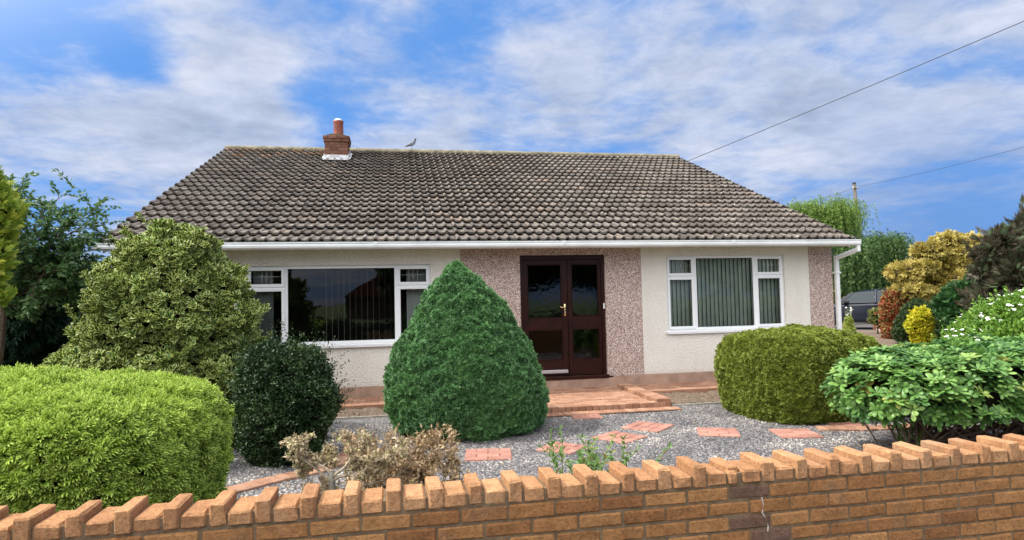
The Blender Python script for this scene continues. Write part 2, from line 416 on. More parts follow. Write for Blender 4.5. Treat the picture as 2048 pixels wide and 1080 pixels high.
M_ridge = plain('mossy_ridge_tile', (.17, .15, .10), .9, noise=.5, nscale=7, bmp=.8, bscale=40)

# ------------------------------------------------------------------ world
def build_world(sun_el, sun_az_x, sun_az_y):
    w = bpy.data.worlds.new('World'); C.world = w; w.use_nodes = True; nt = w.node_tree; L = nt.links.new
    bg = nt.nodes['Background']; bg.inputs['Strength'].default_value = .1
    sky = N(nt, 'ShaderNodeTexSky', sky_type='NISHITA', sun_disc=False); sky.sun_elevation = sun_el
    sky.sun_rotation = math.atan2(sun_az_x, sun_az_y)
    tc = N(nt, 'ShaderNodeTexCoord'); sp = N(nt, 'ShaderNodeSeparateXYZ'); L(tc.outputs['Generated'], sp.inputs[0])
    def ma(op, a, b=None, c=None):
        n = N(nt, 'ShaderNodeMath', operation=op)
        for s, v in zip(n.inputs, (a, b, c)):
            if v is None: continue
            if isinstance(v, (int, float)): s.default_value = v
            else: L(v, s)
        return n.outputs[0]
    z = ma('MAXIMUM', sp.outputs[2], 0.0); zz = ma('ADD', z, .13)
    cx = ma('DIVIDE', sp.outputs[0], zz); cy = ma('DIVIDE', sp.outputs[1], zz)
    cb = N(nt, 'ShaderNodeCombineXYZ'); L(cx, cb.inputs[0]); L(cy, cb.inputs[1]); cb.inputs[2].default_value = 3.1
    n1 = noise_t(nt, 1.15, 8, .58, cb.outputs[0]); n1.inputs['Distortion'].default_value = .35
    n2 = noise_t(nt, 2.6, 6, .6, cb.outputs[0])
    n3 = noise_t(nt, 8.0, 6, .62, cb.outputs[0]); n3.inputs['Distortion'].default_value = .3
    f = ma('ADD', ma('ADD', ma('MULTIPLY', n1.outputs['Fac'], .58), ma('MULTIPLY', n2.outputs['Fac'], .27)), ma('MULTIPLY', n3.outputs['Fac'], .15))
    # large clear gaps and the dark band low on the right, as directions in the sky
    def gap(px, py, s, amp):
        d = fwd+(px-1024)/F*r2-(py-540)/F*u2; d = d/np.linalg.norm(d)
        dp = N(nt, 'ShaderNodeVectorMath', operation='DOT_PRODUCT'); L(tc.outputs['Generated'], dp.inputs[0]); dp.inputs[1].default_value = tuple(d)
        t = ma('DIVIDE', ma('SUBTRACT', 1.0, dp.outputs['Value']), s*s*.5)
        return ma('MULTIPLY', ma('POWER', 2.718, ma('MULTIPLY', t, -1.0)), amp)
    acc = None
    for g in ((270, 120, .06, -.14), (930, -10, .13, -.085), (620, 180, .05, -.09), (640, 255, .05, -.05), (480, 160, .09, .10), (700, 110, .1, .05), (190, 40, .08, -.05), (1480, 70, .06, -.09), (1240, 130, .04, -.03), (1540, 210, .05, -.06), (1720, 60, .04, -.03),
              (60, 20, .05, -.05), (1100, 130, .09, .10), (120, 190, .12, .05), (450, 110, .10, .09), (380, 320, .14, .10), (1800, 200, .2, .09), (1400, 190, .12, .06), (850, 190, .08, .06), (1880, 470, .12, -.12), (1250, 260, .09, -.02), (60, 480, .1, -.05)):
        v = gap(*g); acc = v if acc is None else ma('ADD', acc, v)
    f = ma('ADD', f, acc)
    cov = N(nt, 'ShaderNodeMapRange', interpolation_type='SMOOTHSTEP'); cov.inputs[1].default_value = .385; cov.inputs[2].default_value = .60; L(f, cov.inputs[0])
    # blue, deeper higher up
    blue = mix(nt, 1.0, sky.outputs[0], (.55, .92, 1.55), 'MULTIPLY')
    blue = mix(nt, .8, blue, (1.5, 3.9, 9.0))
    shade = noise_t(nt, 1.5, 7, .62, cb.outputs[0]); shade.inputs['Vector'].default_value = (0, 0, 0)
    cb2 = N(nt, 'ShaderNodeVectorMath', operation='ADD'); L(cb.outputs[0], cb2.inputs[0]); cb2.inputs[1].default_value = (5.2, 1.3, 0); L(cb2.outputs[0], shade.inputs['Vector'])
    cc = ramp(nt, shade.outputs['Fac'], [(.33, (.42, .50, .66)), (.5, (.58, .66, .81)), (.68, (.76, .80, .90))])
    det = ramp(nt, n3.outputs['Fac'], [(.3, (.88, .89, .91)), (.7, (1.12, 1.11, 1.10))])
    cl = mix(nt, 1.0, mix(nt, 1.0, cc, det, 'MULTIPLY'), (10.2, 10.0, 10.1), 'MULTIPLY')
    c = mix(nt, ma('MULTIPLY', cov.outputs[0], .93), blue, cl)
    # hazy dark cloud bank above the right horizon
    band = gap(1900, 490, .15, .8); c = mix(nt, band, c, (1.7, 3.4, 7.2))
    # bright region added to the sky overhead and behind the camera, lighting the facade
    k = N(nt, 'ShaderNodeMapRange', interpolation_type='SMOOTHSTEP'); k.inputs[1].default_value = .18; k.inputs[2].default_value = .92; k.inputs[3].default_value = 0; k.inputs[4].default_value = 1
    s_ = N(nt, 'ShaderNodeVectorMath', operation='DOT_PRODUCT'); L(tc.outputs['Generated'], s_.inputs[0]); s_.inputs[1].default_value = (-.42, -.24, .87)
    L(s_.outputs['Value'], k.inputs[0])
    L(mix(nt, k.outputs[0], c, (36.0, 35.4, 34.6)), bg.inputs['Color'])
SKYGAIN = 2.6
SUN = np.array([-.95, .06, .0]); EL = R(52)
sd = nrm(SUN)*math.cos(EL)+np.array([0, 0, math.sin(EL)])
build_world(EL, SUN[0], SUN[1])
sl = bpy.data.lights.new('sun', 'SUN'); sl.energy = 4.6; sl.angle = R(2.5); sl.color = (1, .96, .88)
so = bpy.data.objects.new('sun', sl); col.objects.link(so); so.rotation_euler = Vector(sd).to_track_quat('Z', 'Y').to_euler()
C.view_settings.view_transform = 'Standard'; C.view_settings.look = 'None'; C.view_settings.exposure = 0.0; C.view_settings.gamma = 1

# ------------------------------------------------------------------ setting
def sheet(name, x0, x1, y0, y1, z, mat, nx=1, ny=1, fn=None, kind='structure', label=None):
    X, Y = np.meshgrid(np.linspace(x0, x1, nx+1), np.linspace(y0, y1, ny+1))
    Z = np.full(X.shape, float(z)) if fn is None else z+fn(X, Y)
    Fc = [(j*(nx+1)+i, j*(nx+1)+i+1, (j+1)*(nx+1)+i+1, (j+1)*(nx+1)+i) for j in range(ny) for i in range(nx)]
    o = link(name, np_mesh(name, np.stack([X.ravel(), Y.ravel(), Z.ravel()], 1), Fc, smooth=True), mat)
    tag(o, label=label, kind=kind); return o
M_grass = plain('grass_field', (.07, .11, .025), .9, noise=.4, nscale=1.2, bmp=.5, bscale=30)
M_asph = plain('asphalt', (.055, .055, .055), .9, noise=.3, nscale=60, bmp=.5, bscale=200)
def soil_mat():
    m, nt, b, o = nodes('soil'); p = objc(nt)
    n = noise_t(nt, 24, 6, .7, p); nt.links.new(ramp(nt, n.outputs['Fac'], [(.3, (.06, .04, .026)), (.5, (.14, .10, .07)), (.7, (.25, .19, .14))]), b.inputs['Base Color'])
    b.inputs['Roughness'].default_value = 1; bump(nt, b, n.outputs['Fac'], 1, .03); return m
M_soil = soil_mat()
sheet('ground', -400, 600, -400, 900, -.42, M_grass)
sheet('pavement', -30, 30, .2, 3.0, -.39, M_asph)
sheet('road', -60, 60, -7.5, .08, -.41, M_asph)
k = MB(); k.box(-60, 60, .08, .2, -.45, -.392, bev=.01); tag(k.build('kerb', plain('kerb_concrete', (.3, .3, .28), .9, noise=.2)), kind='structure')
sheet('garden_soil', -9, 15.5, 3.1, 27, -.275, M_soil, 180, 180, lambda X, Y: .03*fbm(np.stack([X.ravel()*4, Y.ravel()*4, X.ravel()*0], 1), 3).reshape(X.shape)-.02)

# gravel sheet
def gravel_mat():
    m, nt, b, o = nodes('gravel_bed'); p = objc(nt)
    v = noise_t(nt, 85, coord=p, kind='ShaderNodeTexVoronoi'); sep = N(nt, 'ShaderNodeSeparateColor'); nt.links.new(v.outputs['Color'], sep.inputs[0])
    c = ramp(nt, sep.outputs[0], [(0, (.04, .04, .045)), (.3, (.09, .09, .10)), (.55, (.17, .16, .165)), (.8, (.34, .31, .30)), (.93, (.60, .57, .54))], 'CONSTANT')
    c = mix(nt, ramp(nt, v.outputs['Distance'], [(.4, (0, 0, 0)), (.75, (.8, .8, .8))]), c, (.03, .03, .03))
    nt.links.new(c, b.inputs['Base Color']); b.inputs['Roughness'].default_value = .8; bump(nt, b, v.outputs['Distance'], -1, .02); return m
sheet('gravel_bed', -3.2, 7.6, 3.24, 9.02, -.25, gravel_mat())
T_stone = (np.array([(-.5, 0, 0), (.5, 0, 0), (0, -.5, 0), (0, .5, 0), (0, 0, .38), (.3, .3, .2), (-.3, -.25, .22)], float)*1.2,
           np.array([(0, 2, 6), (2, 1, 4), (1, 5, 4), (1, 3, 5), (3, 0, 4), (5, 3, 4), (0, 6, 4), (6, 2, 4)]), np.zeros(7))
slabs = [(2.52, 8.53, -.05, .40, 'red slab against the brick step in front of the patio'),
         (3.04, 7.62, .75, .50, 'red slab nearest the patio step in the middle of the gravel, corner pointing at the door'),
         (2.5, 7.14, .62, .48, 'red slab touching corners below the one nearest the patio, just behind the green weeds'),
         (3.7, 7.09, -.40, .47, 'red slab in the open gravel in front of the clipped yew'),
         (4.5, 6.78, -.22, .47, 'red slab at the foot of the clipped yew, right of the open gravel slab'),
         (.92, 6.73, -.14, .49, 'red slab in front of the conical evergreen, straight above the brick wall'),
         (1.73, 6.80, -.75, .43, 'red slab right of the cone tree, half hidden by the green weeds'),
         (-.36, 6.93, .12, .45, 'red slab behind the dead stump, beside the dark round shrub'),
         (.14, 6.70, -.4, .42, 'red slab seen through the dead bush'),
         (5.4, 7.05, .1, .38, 'red slab between the clipped yew and the rhododendron')]
SLABPOS = [q[:4] for q in slabs]
ng = 95000
gp = np.stack([rng.uniform(-1.8, 7.2, ng), 3.3+5.6*rng.random(ng)**1.15, np.full(ng, -.252)], 1)
keep = (gp[:, 1] < 8.86)
for (x_, y_, a_, s_) in SLABPOS:
    dx_, dy_ = gp[:, 0]-x_, gp[:, 1]-y_; lx_ = dx_*math.cos(a_)+dy_*math.sin(a_); ly_ = -dx_*math.sin(a_)+dy_*math.cos(a_)
    keep &= ~((np.abs(lx_) < s_/2-.002-.06*rng.random(len(lx_))**4) & (np.abs(ly_) < s_/2-.002-.06*rng.random(len(lx_))**4)) | (rng.random(len(lx_)) < .004)
gp = gp[keep]; ng = len(gp)
clumpy = fbm(gp*[2.2, 2.2, 1], 3)
gr = np.clip(rng.random(ng)*.75+.9*(clumpy-.42), 0, 1)
me = scatter(T_stone, gp, nrm(np.stack([rng.normal(size=ng), rng.normal(size=ng), rng.normal(size=ng)*.25], 1)), nrm(np.stack([rng.normal(size=ng)*.3, rng.normal(size=ng)*.3, np.ones(ng)], 1)), rng.uniform(.013, .028, ng), 'gravel', gr)
m_, nt_, b_, o_ = nodes('gravel_stone'); nt_.links.new(ramp(nt_, attr(nt_, 'rnd'), [(0, (.03, .028, .03)), (.3, (.07, .066, .072)), (.55, (.13, .12, .118)), (.8, (.28, .25, .23)), (.98, (.60, .55, .49))]), b_.inputs['Base Color']); b_.inputs['Roughness'].default_value = .7
tag(link('gravel', me, m_), 'grey and white loose gravel covering the front garden', kind='stuff')

# ------------------------------------------------------------------ block paving
def pavers(mb, x0, x1, y0, y1, z, L=.2, W=.1, along='x', j=.004, jz=.0025, h=.06):
    a0, a1, b0, b1 = (x0, x1, y0, y1) if along == 'x' else (y0, y1, x0, x1)
    r = 0; b = b0
    while b < b1-.02:
        bb = min(b+W, b1); a = a0-(L/2 if r % 2 else 0)
        while a < a1-.005:
            s, e = max(a, a0), min(a+L, a1)
            if e-s > .02:
                dz = random.uniform(-jz, jz)
                q = (s+j, e-j, b+j, bb-j) if along == 'x' else (b+j, bb-j, s+j, e-j)
                mb.box(*q, z-h, z+dz, bev=.006)
            a += L
        b += W; r += 1
p = MB()
pavers(p, -4.3, 8.6, 10.02, 10.78, -.17, along='x')
p.box(-4.3, 8.6, 9.96, 10.016, -.26, -.165, bev=.008)
tag(p.build('house_path', M_paver), kind='structure')
p = MB(); pavers(p, .2, 3.66, 8.92, 10.015, -.165, along='x')
tag(p.build('patio', M_paver), kind='structure')
p = MB(); x = .2
while x < 3.8: p.box(x+.003, x+.1-.003, 8.80, 8.916, -.24, -.152+random.uniform(-.002, .002), bev=.006); x += .1
tag(p.build('patio_edge', M_paver), kind='structure')
p = MB(); x = .25
while x < 3.95: p.box(x+.003, x+.1-.003, 8.60, 8.79, -.29, -.222+random.uniform(-.002, .002), bev=.006); x += .1
tag(p.build('patio_step', M_paver), kind='structure')
p = MB(); y = 8.80
while y < 10.4: p.box(3.665, 3.88, y+.003, y+.1-.003, -.26, -.105+random.uniform(-.002, .002), bev=.006); y += .1
o = p.build('raised_kerb', M_paver); tag(o, 'raised brick kerb between the patio and the small soil bed', 'garden kerb')
sheet('patio_bed', .1, 3.9, 8.58, 10.02, -.236, M_mortar)
sheet('path_bed', -4.4, 8.7, 9.93, 10.79, -.237, M_mortar)
def clods(X, Y):
    q = np.stack([X.ravel()*13, Y.ravel()*13, X.ravel()*0], 1); return (.085*fbm(q, 4)**1.2-.01).reshape(X.shape)
sheet('soil_bed', 3.9, 8.6, 8.97, 9.95, -.25, M_soil, 230, 60, clods)
b2 = sheet('soil_bed', -3.2, .18, 9.33, 9.95, -.25, M_soil, 160, 40, clods)
for (x0, x1, y, lab) in ((3.95, 8.6, 8.945, 'thin timber edging board between the gravel and the right soil bed'), (-3.2, .15, 9.305, 'thin timber edging board between the gravel and the left soil bed')):
    p = MB(); p.box(x0, x1, y-.012, y+.012, -.29, -.222, bev=.003); tag(p.build('edging_board', plain('grey_timber', (.32, .29, .25), .9, noise=.3)), lab, 'edging')
sheet('gravel_bed', -3.2, .15, 9.02, 9.29, -.25, bpy.data.materials['gravel_bed'])

# curved brick edging
def arc_bricks(pts, z, wid=.2):
    p = MB(); pts = [Vector((a, b, 0)) for a, b in pts]
    for i in range(len(pts)-1):
        a, b = pts[i], pts[i+1]; n = max(1, round((b-a).length/.1)); d = (b-a)/n; ang = math.atan2(d.y, d.x)
        for kk in range(n):
            c = a+d*(kk+.5); M = Matrix.Translation((c.x, c.y, 0)) @ Matrix.Rotation(ang, 4, 'Z')
            p.box(-d.length/2+.003, d.length/2-.003, -wid/2, wid/2, z-.08, z+random.uniform(-.004, .004), bev=.006, M=M)
    return p
arc = [(-2.2, 5.4), (-1.75, 5.75), (-1.4, 6.05), (-1.1, 6.3), (-.8, 6.5), (-.58, 6.8), (-.5, 7.2), (-.5, 7.6), (-.62, 8.1)]
o = arc_bricks(arc, -.225, .21).build('brick_edging', M_paver); tag(o, 'curved row of bricks edging the bed under the dark round shrub', 'brick edging')
arc = [(4.9, 6.95), (5.3, 6.8), (5.8, 6.75), (6.3, 6.8)]
o = arc_bricks(arc, -.225, .21).build('brick_edging', M_paver); tag(o, 'row of bricks edging the gravel beside the rhododendron bush', 'brick edging')

# stepping slabs
for (x, y, a, s, lab) in slabs:
    p = MB(); M = Matrix.Translation((x, y, 0)) @ Matrix.Rotation(a, 4, 'Z')
    p.box(-s/2, s/2, -s/2, s/2, -.27, -.248, bev=.004, r=.5, M=M)
    n = 4; st = s/n
    for r_ in range(n):
        off = st if r_ % 2 else 0
        for c_ in range(-1, 3):
            u0 = max(-s/2, -s/2+c_*2*st+off); u1 = min(s/2, -s/2+(c_+1)*2*st+off)
            if u1-u0 < .02: continue
            p.box(u0+.005, u1-.005, -s/2+r_*st+.005, -s/2+(r_+1)*st-.005, -.252, -.234+random.uniform(-.002, .002), bev=.006, M=M)
    tag(p.build('stepping_slab', M_slab), lab, 'paving slab', 'stepping slabs set in the gravel')

# ------------------------------------------------------------------ HOUSE
house = empty('bungalow', (2, 10.79, -.2)); tag(house, 'cream rendered bungalow with a brown tiled roof and pink stone-dashed panels', 'house')
D = 10.79; ZT = 2.235
def holed(mb, x0, x1, z0, z1, holes, y0=D, th=.28):
    xs = sorted({x0, x1, *[h[0] for h in holes], *[h[1] for h in holes]}); zs = sorted({z0, z1, *[h[2] for h in holes], *[h[3] for h in holes]})
    for i in range(len(xs)-1):
        for j in range(len(zs)-1):
            cx, cz = (xs[i]+xs[i+1])/2, (zs[j]+zs[j+1])/2
            if any(h[0] < cx < h[1] and h[2] < cz < h[3] for h in holes): continue
            a, b, c, d = xs[i], xs[i+1], zs[j], zs[j+1]
            mb.add([(a, y0, c), (b, y0, c), (b, y0, d), (a, y0, d)], [(0, 1, 2, 3)]); mb.add([(a, y0+th, c), (b, y0+th, c), (b, y0+th, d), (a, y0+th, d)], [(3, 2, 1, 0)])
    for h in holes:
        a, b, c, d = h
        for q in ([(a, c), (b, c)], [(b, c), (b, d)], [(b, d), (a, d)], [(a, d), (a, c)]):
            (p0, p1), (q0, q1) = q
            mb.add([(p0, y0, p1), (q0, y0, q1), (q0, y0+th, q1), (p0, y0+th, p1)], [(0, 1, 2, 3)])
    for q in ([(x0, z0), (x1, z0)], [(x1, z0), (x1, z1)], [(x1, z1), (x0, z1)], [(x0, z1), (x0, z0)]):
        (p0, p1), (q0, q1) = q
        mb.add([(p0, y0, p1), (q0, y0, q1), (q0, y0+th, q1), (p0, y0+th, p1)], [(0, 1, 2, 3)])
LW = (-2.37, .56, .70, 1.985); RW = (4.75, 7.07, .745, 2.09); DR = (2.08, 3.6, .0, 2.12)
def facade(name, mat, x0, x1, z0, holes, y0=D):
    mb = MB(); holed(mb, x0, x1, z0, ZT, holes, y0, .28+D-y0)
    me = bpy.data.meshes.new(name); me.from_pydata(mb.v, [], mb.f); o = link(name, me, mat, house); return o
w1 = facade('wall', M_render, -4.15, 1.058, .0, [LW]); facade('wall', M_render, 4.272, 7.568, .0, [RW])
for x0, x1, hs in ((1.06, 4.27, [(DR[0], DR[1], .005, DR[3])]), (7.57, 8.05, [])):
    o = facade('dashed_panel', M_dash, x0, x1, .0, hs, D-.006); o['label'] = 'wide pink stone-dashed panel around the front door' if hs else 'narrow pink stone-dashed panel at the right corner'
# side and back walls with gables
PR = MB()
RZ0, RY0, RY1, RZ1 = 2.30, 10.30, 17.52, 5.40
roofz = lambda y: RZ0+(y-RY0)*(RZ1-RZ0)/(RY1-RY0)
bY = 2*RY1-10.79
for xa, xb in ((-4.15, -3.9), (7.80, 8.05)):
    PR.prism([(D+.285, -.3), (bY, -.3), (bY, roofz(D)-.05), (RY1, roofz(RY1)-.05), (D+.285, roofz(D+.285)-.05)], 'x', xa, xb)
PR.box(-3.898, 7.798, bY-.28, bY, -.3, roofz(D)-.06)
PR.build('wall', M_render, house)
PL = MB(); PL.box(-4.13, 2.0, D-.03, D+.2, -.3, -.004, bev=.004); PL.box(3.7, 8.03, D-.03, D+.2, -.3, -.004, bev=.004); PL.box(2.001, 3.699, D-.03, D+.2, -.3, -.03, bev=.004)
PL.build('plinth', M_plinth, house)
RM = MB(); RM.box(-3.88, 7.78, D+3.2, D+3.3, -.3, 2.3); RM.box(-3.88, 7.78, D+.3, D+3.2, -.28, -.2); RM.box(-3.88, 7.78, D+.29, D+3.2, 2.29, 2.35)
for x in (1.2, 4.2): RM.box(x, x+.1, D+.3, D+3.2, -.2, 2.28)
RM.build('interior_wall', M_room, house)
# soffit, fascia, gutter
SF = MB(); SF.box(-4.28, 8.16, 10.40, D-.008, ZT+.002, ZT+.02); SF.build('soffit', M_upvc, house)
FA = MB(); FA.box(-4.28, 8.16, 10.372, 10.398, 2.205, 2.345, bev=.004); FA.build('fascia', M_gutter, house)
GU = MB()
prof = [(10.370, 2.318), (10.370, 2.225), (10.340, 2.213), (10.292, 2.213), (10.268, 2.235), (10.262, 2.265), (10.270, 2.292), (10.258, 2.300), (10.258, 2.318), (10.268, 2.318), (10.282, 2.29), (10.275, 2.25), (10.30, 2.225), (10.358, 2.232), (10.360, 2.318)]
GU.prism(prof, 'x', -4.36, 8.27)
for x in (-4.365, 8.262): GU.prism([(10.37, 2.32), (10.37, 2.222), (10.34, 2.209), (10.29, 2.209), (10.264, 2.232), (10.256, 2.265), (10.256, 2.32)], 'x', x, x+.008)
for x in np.arange(-3.4, 8.2, 3.05): GU.prism([(10.3705, 2.321), (10.3705, 2.222), (10.34, 2.210), (10.29, 2.210), (10.265, 2.232), (10.254, 2.265), (10.254, 2.321)], 'x', x, x+.06)
GU.build('gutter', M_gutter, house)
DP = MB()
DP.box(8.215, 8.275, 10.285, 10.355, 2.10, 2.212, bev=.006)
def rbar(mb, a, b, w, d):
    a, b = Vector(a), Vector(b); dd = (b-a).normalized(); s = Vector((0, 1, 0)); 
    s = dd.cross(Vector((0, 1, 0))).normalized(); t = dd.cross(s)
    mb.add([p_+s*i*w/2+t*j*d/2 for p_ in (a, b) for i, j in ((-1, -1), (1, -1), (1, 1), (-1, 1))], [(0, 1, 2, 3), (7, 6, 5, 4), (0, 4, 5, 1), (1, 5, 6, 2), (2, 6, 7, 3), (3, 7, 4, 0)])
rbar(DP, (8.25, 10.33, 2.14), (8.11, 10.70, 2.02), .065, .065)
DP.box(8.075, 8.145, 10.70, 10.77, -.2, 2.055, bev=.006)
for z in (1.72, .55): DP.box(8.055, 8.165, 10.69, 10.80, z, z+.035, bev=.004)
DP.build('downpipe', M_gutter, house)

# windows
def window(bx, cols, transom, blinds):
    x0, x1, z0, z1 = bx; yf = D+.045
    W = MB(); t = .05
    W.box(x0, x1, yf, yf+.07, z1-t, z1, bev=.004); W.box(x0, x1, yf, yf+.07, z0, z0+t, bev=.004)
    W.box(x0, x0+t, yf+.001, yf+.069, z0+t, z1-t, bev=.003); W.box(x1-t, x1, yf+.001, yf+.069, z0+t, z1-t, bev=.003)
    for xm in (cols[1], cols[2]): W.box(xm-.032, xm+.032, yf+.001, yf+.069, z0+t, z1-t, bev=.003)
    W.box(x0+t, cols[1]-.032, yf+.002, yf+.068, transom-.03, transom+.03, bev=.003); W.box(cols[2]+.032, x1-t, yf+.002, yf+.068, transom-.03, transom+.03, bev=.003)
    wo = W.build('window', M_upvc, house)
    S = MB(); S.box(x0-.05, x1+.05, D-.05, D+.06, z0-.042, z0-.002, bev=.008); S.box(x0-.045, x1+.045, D-.047, D-.035, z0-.055, z0-.04, bev=.002); S.build('sill', M_upvc, wo)
    panes = []
    def sash(a, b, c, d):
        q = MB(); w = .052; y = yf-.014
        q.box(a, b, y, y+.05, d-w, d, bev=.006); q.box(a, b, y, y+.05, c, c+w, bev=.006); q.box(a, a+w, y+.001, y+.049, c+w, d-w, bev=.005); q.box(b-w, b, y+.001, y+.049, c+w, d-w, bev=.005)
        q.build('sash', M_upvc, wo); panes.append((a+w, b-w, c+w, d-w))
        return (a+w, b-w, c+w, d-w)
    g1 = sash(x0+.022, cols[1]-.012, transom+.008, z1-.022); sash(x0+.022, cols[1]-.012, z0+.022, transom-.008)
    g2 = sash(cols[2]+.012, x1-.022, transom+.008, z1-.022); sash(cols[2]+.012, x1-.022, z0+.022, transom-.008)
    panes.append((cols[1]+.032, cols[2]-.032, z0+t, z1-t))
    for a, b, c, d in panes:
        g = MB(); g.add([(a-.004, yf+.03, c-.004), (b+.004, yf+.03, c-.004), (b+.004, yf+.03, d+.004), (a-.004, yf+.03, d+.004)], [(0, 1, 2, 3)]); g.build('pane', M_glass, wo)
        gk = MB(); e = .006
        for q in ((a, b, c, c+e), (a, b, d-e, d), (a, a+e, c+e, d-e), (b-e, b, c+e, d-e)): gk.box(q[0], q[1], yf+.022, yf+.029, q[2], q[3])
        gk.build('gasket', M_gasket, wo)
    for a, b, c, d in (g1, g2):
        m = MB(); y = yf+.024; cx, cz = (a+b)/2, (c+d)/2; hh = .036; ww = .02
        def ln(p0, p1, th=.004):
            v = Vector((p1[0]-p0[0], 0, p1[1]-p0[1])); L_ = v.length; an = -math.atan2(v.z, v.x)
            m.box(0, L_, -.002, .002, -th/2, th/2, M=Matrix.Translation((p0[0], y, p0[1])) @ Matrix.Rotation(an, 4, 'Y'))
        for q in (((cx-ww, cz), (cx, cz+hh)), ((cx, cz+hh), (cx+ww, cz)), ((cx+ww, cz), (cx, cz-hh)), ((cx, cz-hh), (cx-ww, cz))): ln(*q)
        ln((a, cz+.012), (cx-ww, cz+.012), .003); ln((cx+ww, cz+.012), (b, cz+.012), .003); ln((cx-.07, c), (cx-.07, d), .003); ln((cx+.07, c), (cx+.07, d), .003); ln((cx, cz+hh), (cx, d), .003); ln((cx, c), (cx, cz-hh), .003)
        m.build('leaded_diamond', M_lead, wo)
    for (a, b, step, ang, mat_, nm) in blinds:
        q = MB(); x = a
        while x < b:
            aa = ang+random.uniform(-.04, .04); hw = .0445
            n_ = 5; vs = []; y = D+.21
            for i in range(n_):
                s_ = -1+2*i/(n_-1); xx = x+math.cos(aa)*hw*s_; yy = y+math.sin(aa)*hw*s_-.008*(1-s_*s_)
                vs += [(xx, yy, z0+.03), (xx, yy, z1-.02)]
            q.add(vs, [(2*i, 2*i+2, 2*i+3, 2*i+1) for i in range(n_-1)]); x += step
        if q.v: q.build(nm, mat_, wo)
    return wo
wl = window(LW, (-2.37, -1.765, -.005, .56), 1.635, [(-1.15, -.06, .095, PI/2-.05, M_blindl, 'blind'), (-2.25, -2.02, .045, .5, M_curtain, 'curtain'), (.2, .52, .045, .5, M_curtain, 'curtain')])
wl['label'] = 'wide picture window left of the door, dark inside with blinds edge on'
wr = window(RW, (4.75, 5.31, 6.49, 7.07), 1.715, [(4.82, 7.05, .082, .35, M_blind, 'blind')])
wr['label'] = 'smaller window right of the door with its vertical blinds closed'
for w_, o_ in ((LW, wl), (RW, wr)):
    HR = MB(); HR.box(w_[0]+.01, w_[1]-.01, D+.19, D+.23, w_[3]-.03, w_[3]-.002); HR.build('blind_rail', M_upvc, o_)

# door
x0, x1, z0, z1 = DR; y = D+.04
dm = MB()
dm.box(x0, x1, y, y+.08, z1-.08, z1-.0, bev=.004); dm.box(x0, x0+.07, y+.001, y+.079, .03, z1-.08, bev=.004); dm.box(x1-.06, x1, y+.001, y+.079, .03, z1-.08, bev=.004)
dm.box(x0-.02, x1+.02, D-.045, y+.1, -.028, .03, bev=.006)
fr_ = dm.build('door_frame', M_mahog, house)
gl = {}
def leaf(name, a, b, panes):
    q = MB(); c, d = .035, z1-.083; yy = y+.018; t = .044
    xs0, xs1 = panes[0][0], panes[0][1]
    q.box(a, xs0, yy, yy+t, c, d, bev=.004); q.box(xs1, b, yy, yy+t, c, d, bev=.004)
    zs = [c]+[v for p_ in sorted(panes, key=lambda p_: p_[2]) for v in (p_[2], p_[3])]+[d]
    for i in range(0, len(zs), 2): q.box(xs0, xs1, yy+.001, yy+t-.001, zs[i], zs[i+1], bev=.003)
    o = q.build(name, M_mahog, house)
    for (u0, u1, v0, v1) in panes:
        g = MB(); g.add([(u0-.005, yy+.02, v0-.005), (u1+.005, yy+.02, v0-.005), (u1+.005, yy+.02, v1+.005), (u0-.005, yy+.02, v1+.005)], [(0, 1, 2, 3)]); g.build('glass_panel', M_dglass, o)
        bd = MB(); e = .014
        for qq in ((u0, u1, v0, v0+e), (u0, u1, v1-e, v1), (u0, u0+e, v0+e, v1-e), (u1-e, u1, v0+e, v1-e)): bd.box(qq[0], qq[1], yy-.006, yy+.018, qq[2], qq[3], bev=.005)
        bd.build('glazing_bead', M_mahog, o)
    return o
ld = leaf('front_door', 2.152, 2.925, [(2.215, 2.825, 1.03, 1.96), (2.215, 2.825, .31, .83)])
rd = leaf('side_panel_door', 2.932, 3.537, [(3.0, 3.52-.03, 1.05, 1.96), (3.0, 3.49, .30, .83)])
h = MB(); h.box(2.858, 2.892, y+.008, y+.018, 1.06, 1.27, bev=.006); h.tube([(2.875, y+.01, 1.20), (2.875, y-.04, 1.20), (2.86, y-.048, 1.205), (2.80, y-.045, 1.21), (2.775, y-.035, 1.225)], [.010, .010, .010, .009, .006], 10)
h.build('handle', M_brass, ld, True)
h = MB(); h.tube([(2.875, y+.010, 1.12), (2.875, y+.002, 1.12)], .011, 12); h.build('lock', M_alu, ld, True)
h = MB(); h.box(2.24, 2.90, y-.022, y+.017, .075, .135, bev=.008); h.build('weather_bar', M_alu, ld)
h = MB(); h.box(3.565, 3.59, y-.012, y, 1.17, 1.27, bev=.004); h.tube([(3.5775, y-.012, 1.235), (3.5775, y-.017, 1.235)], .007, 10); h.build('doorbell', M_upvc, house)
h = MB(); h.box(2.1, 3.6, D+.28, D+.30, -.02, 2.2); h.box(2.1, 3.55, D+1.6, D+1.65, -.02, 2.2); 
h = MB(); h.box(2.45, 2.75, D+1.0, D+1.3, -.18, .8, bev=.03); 

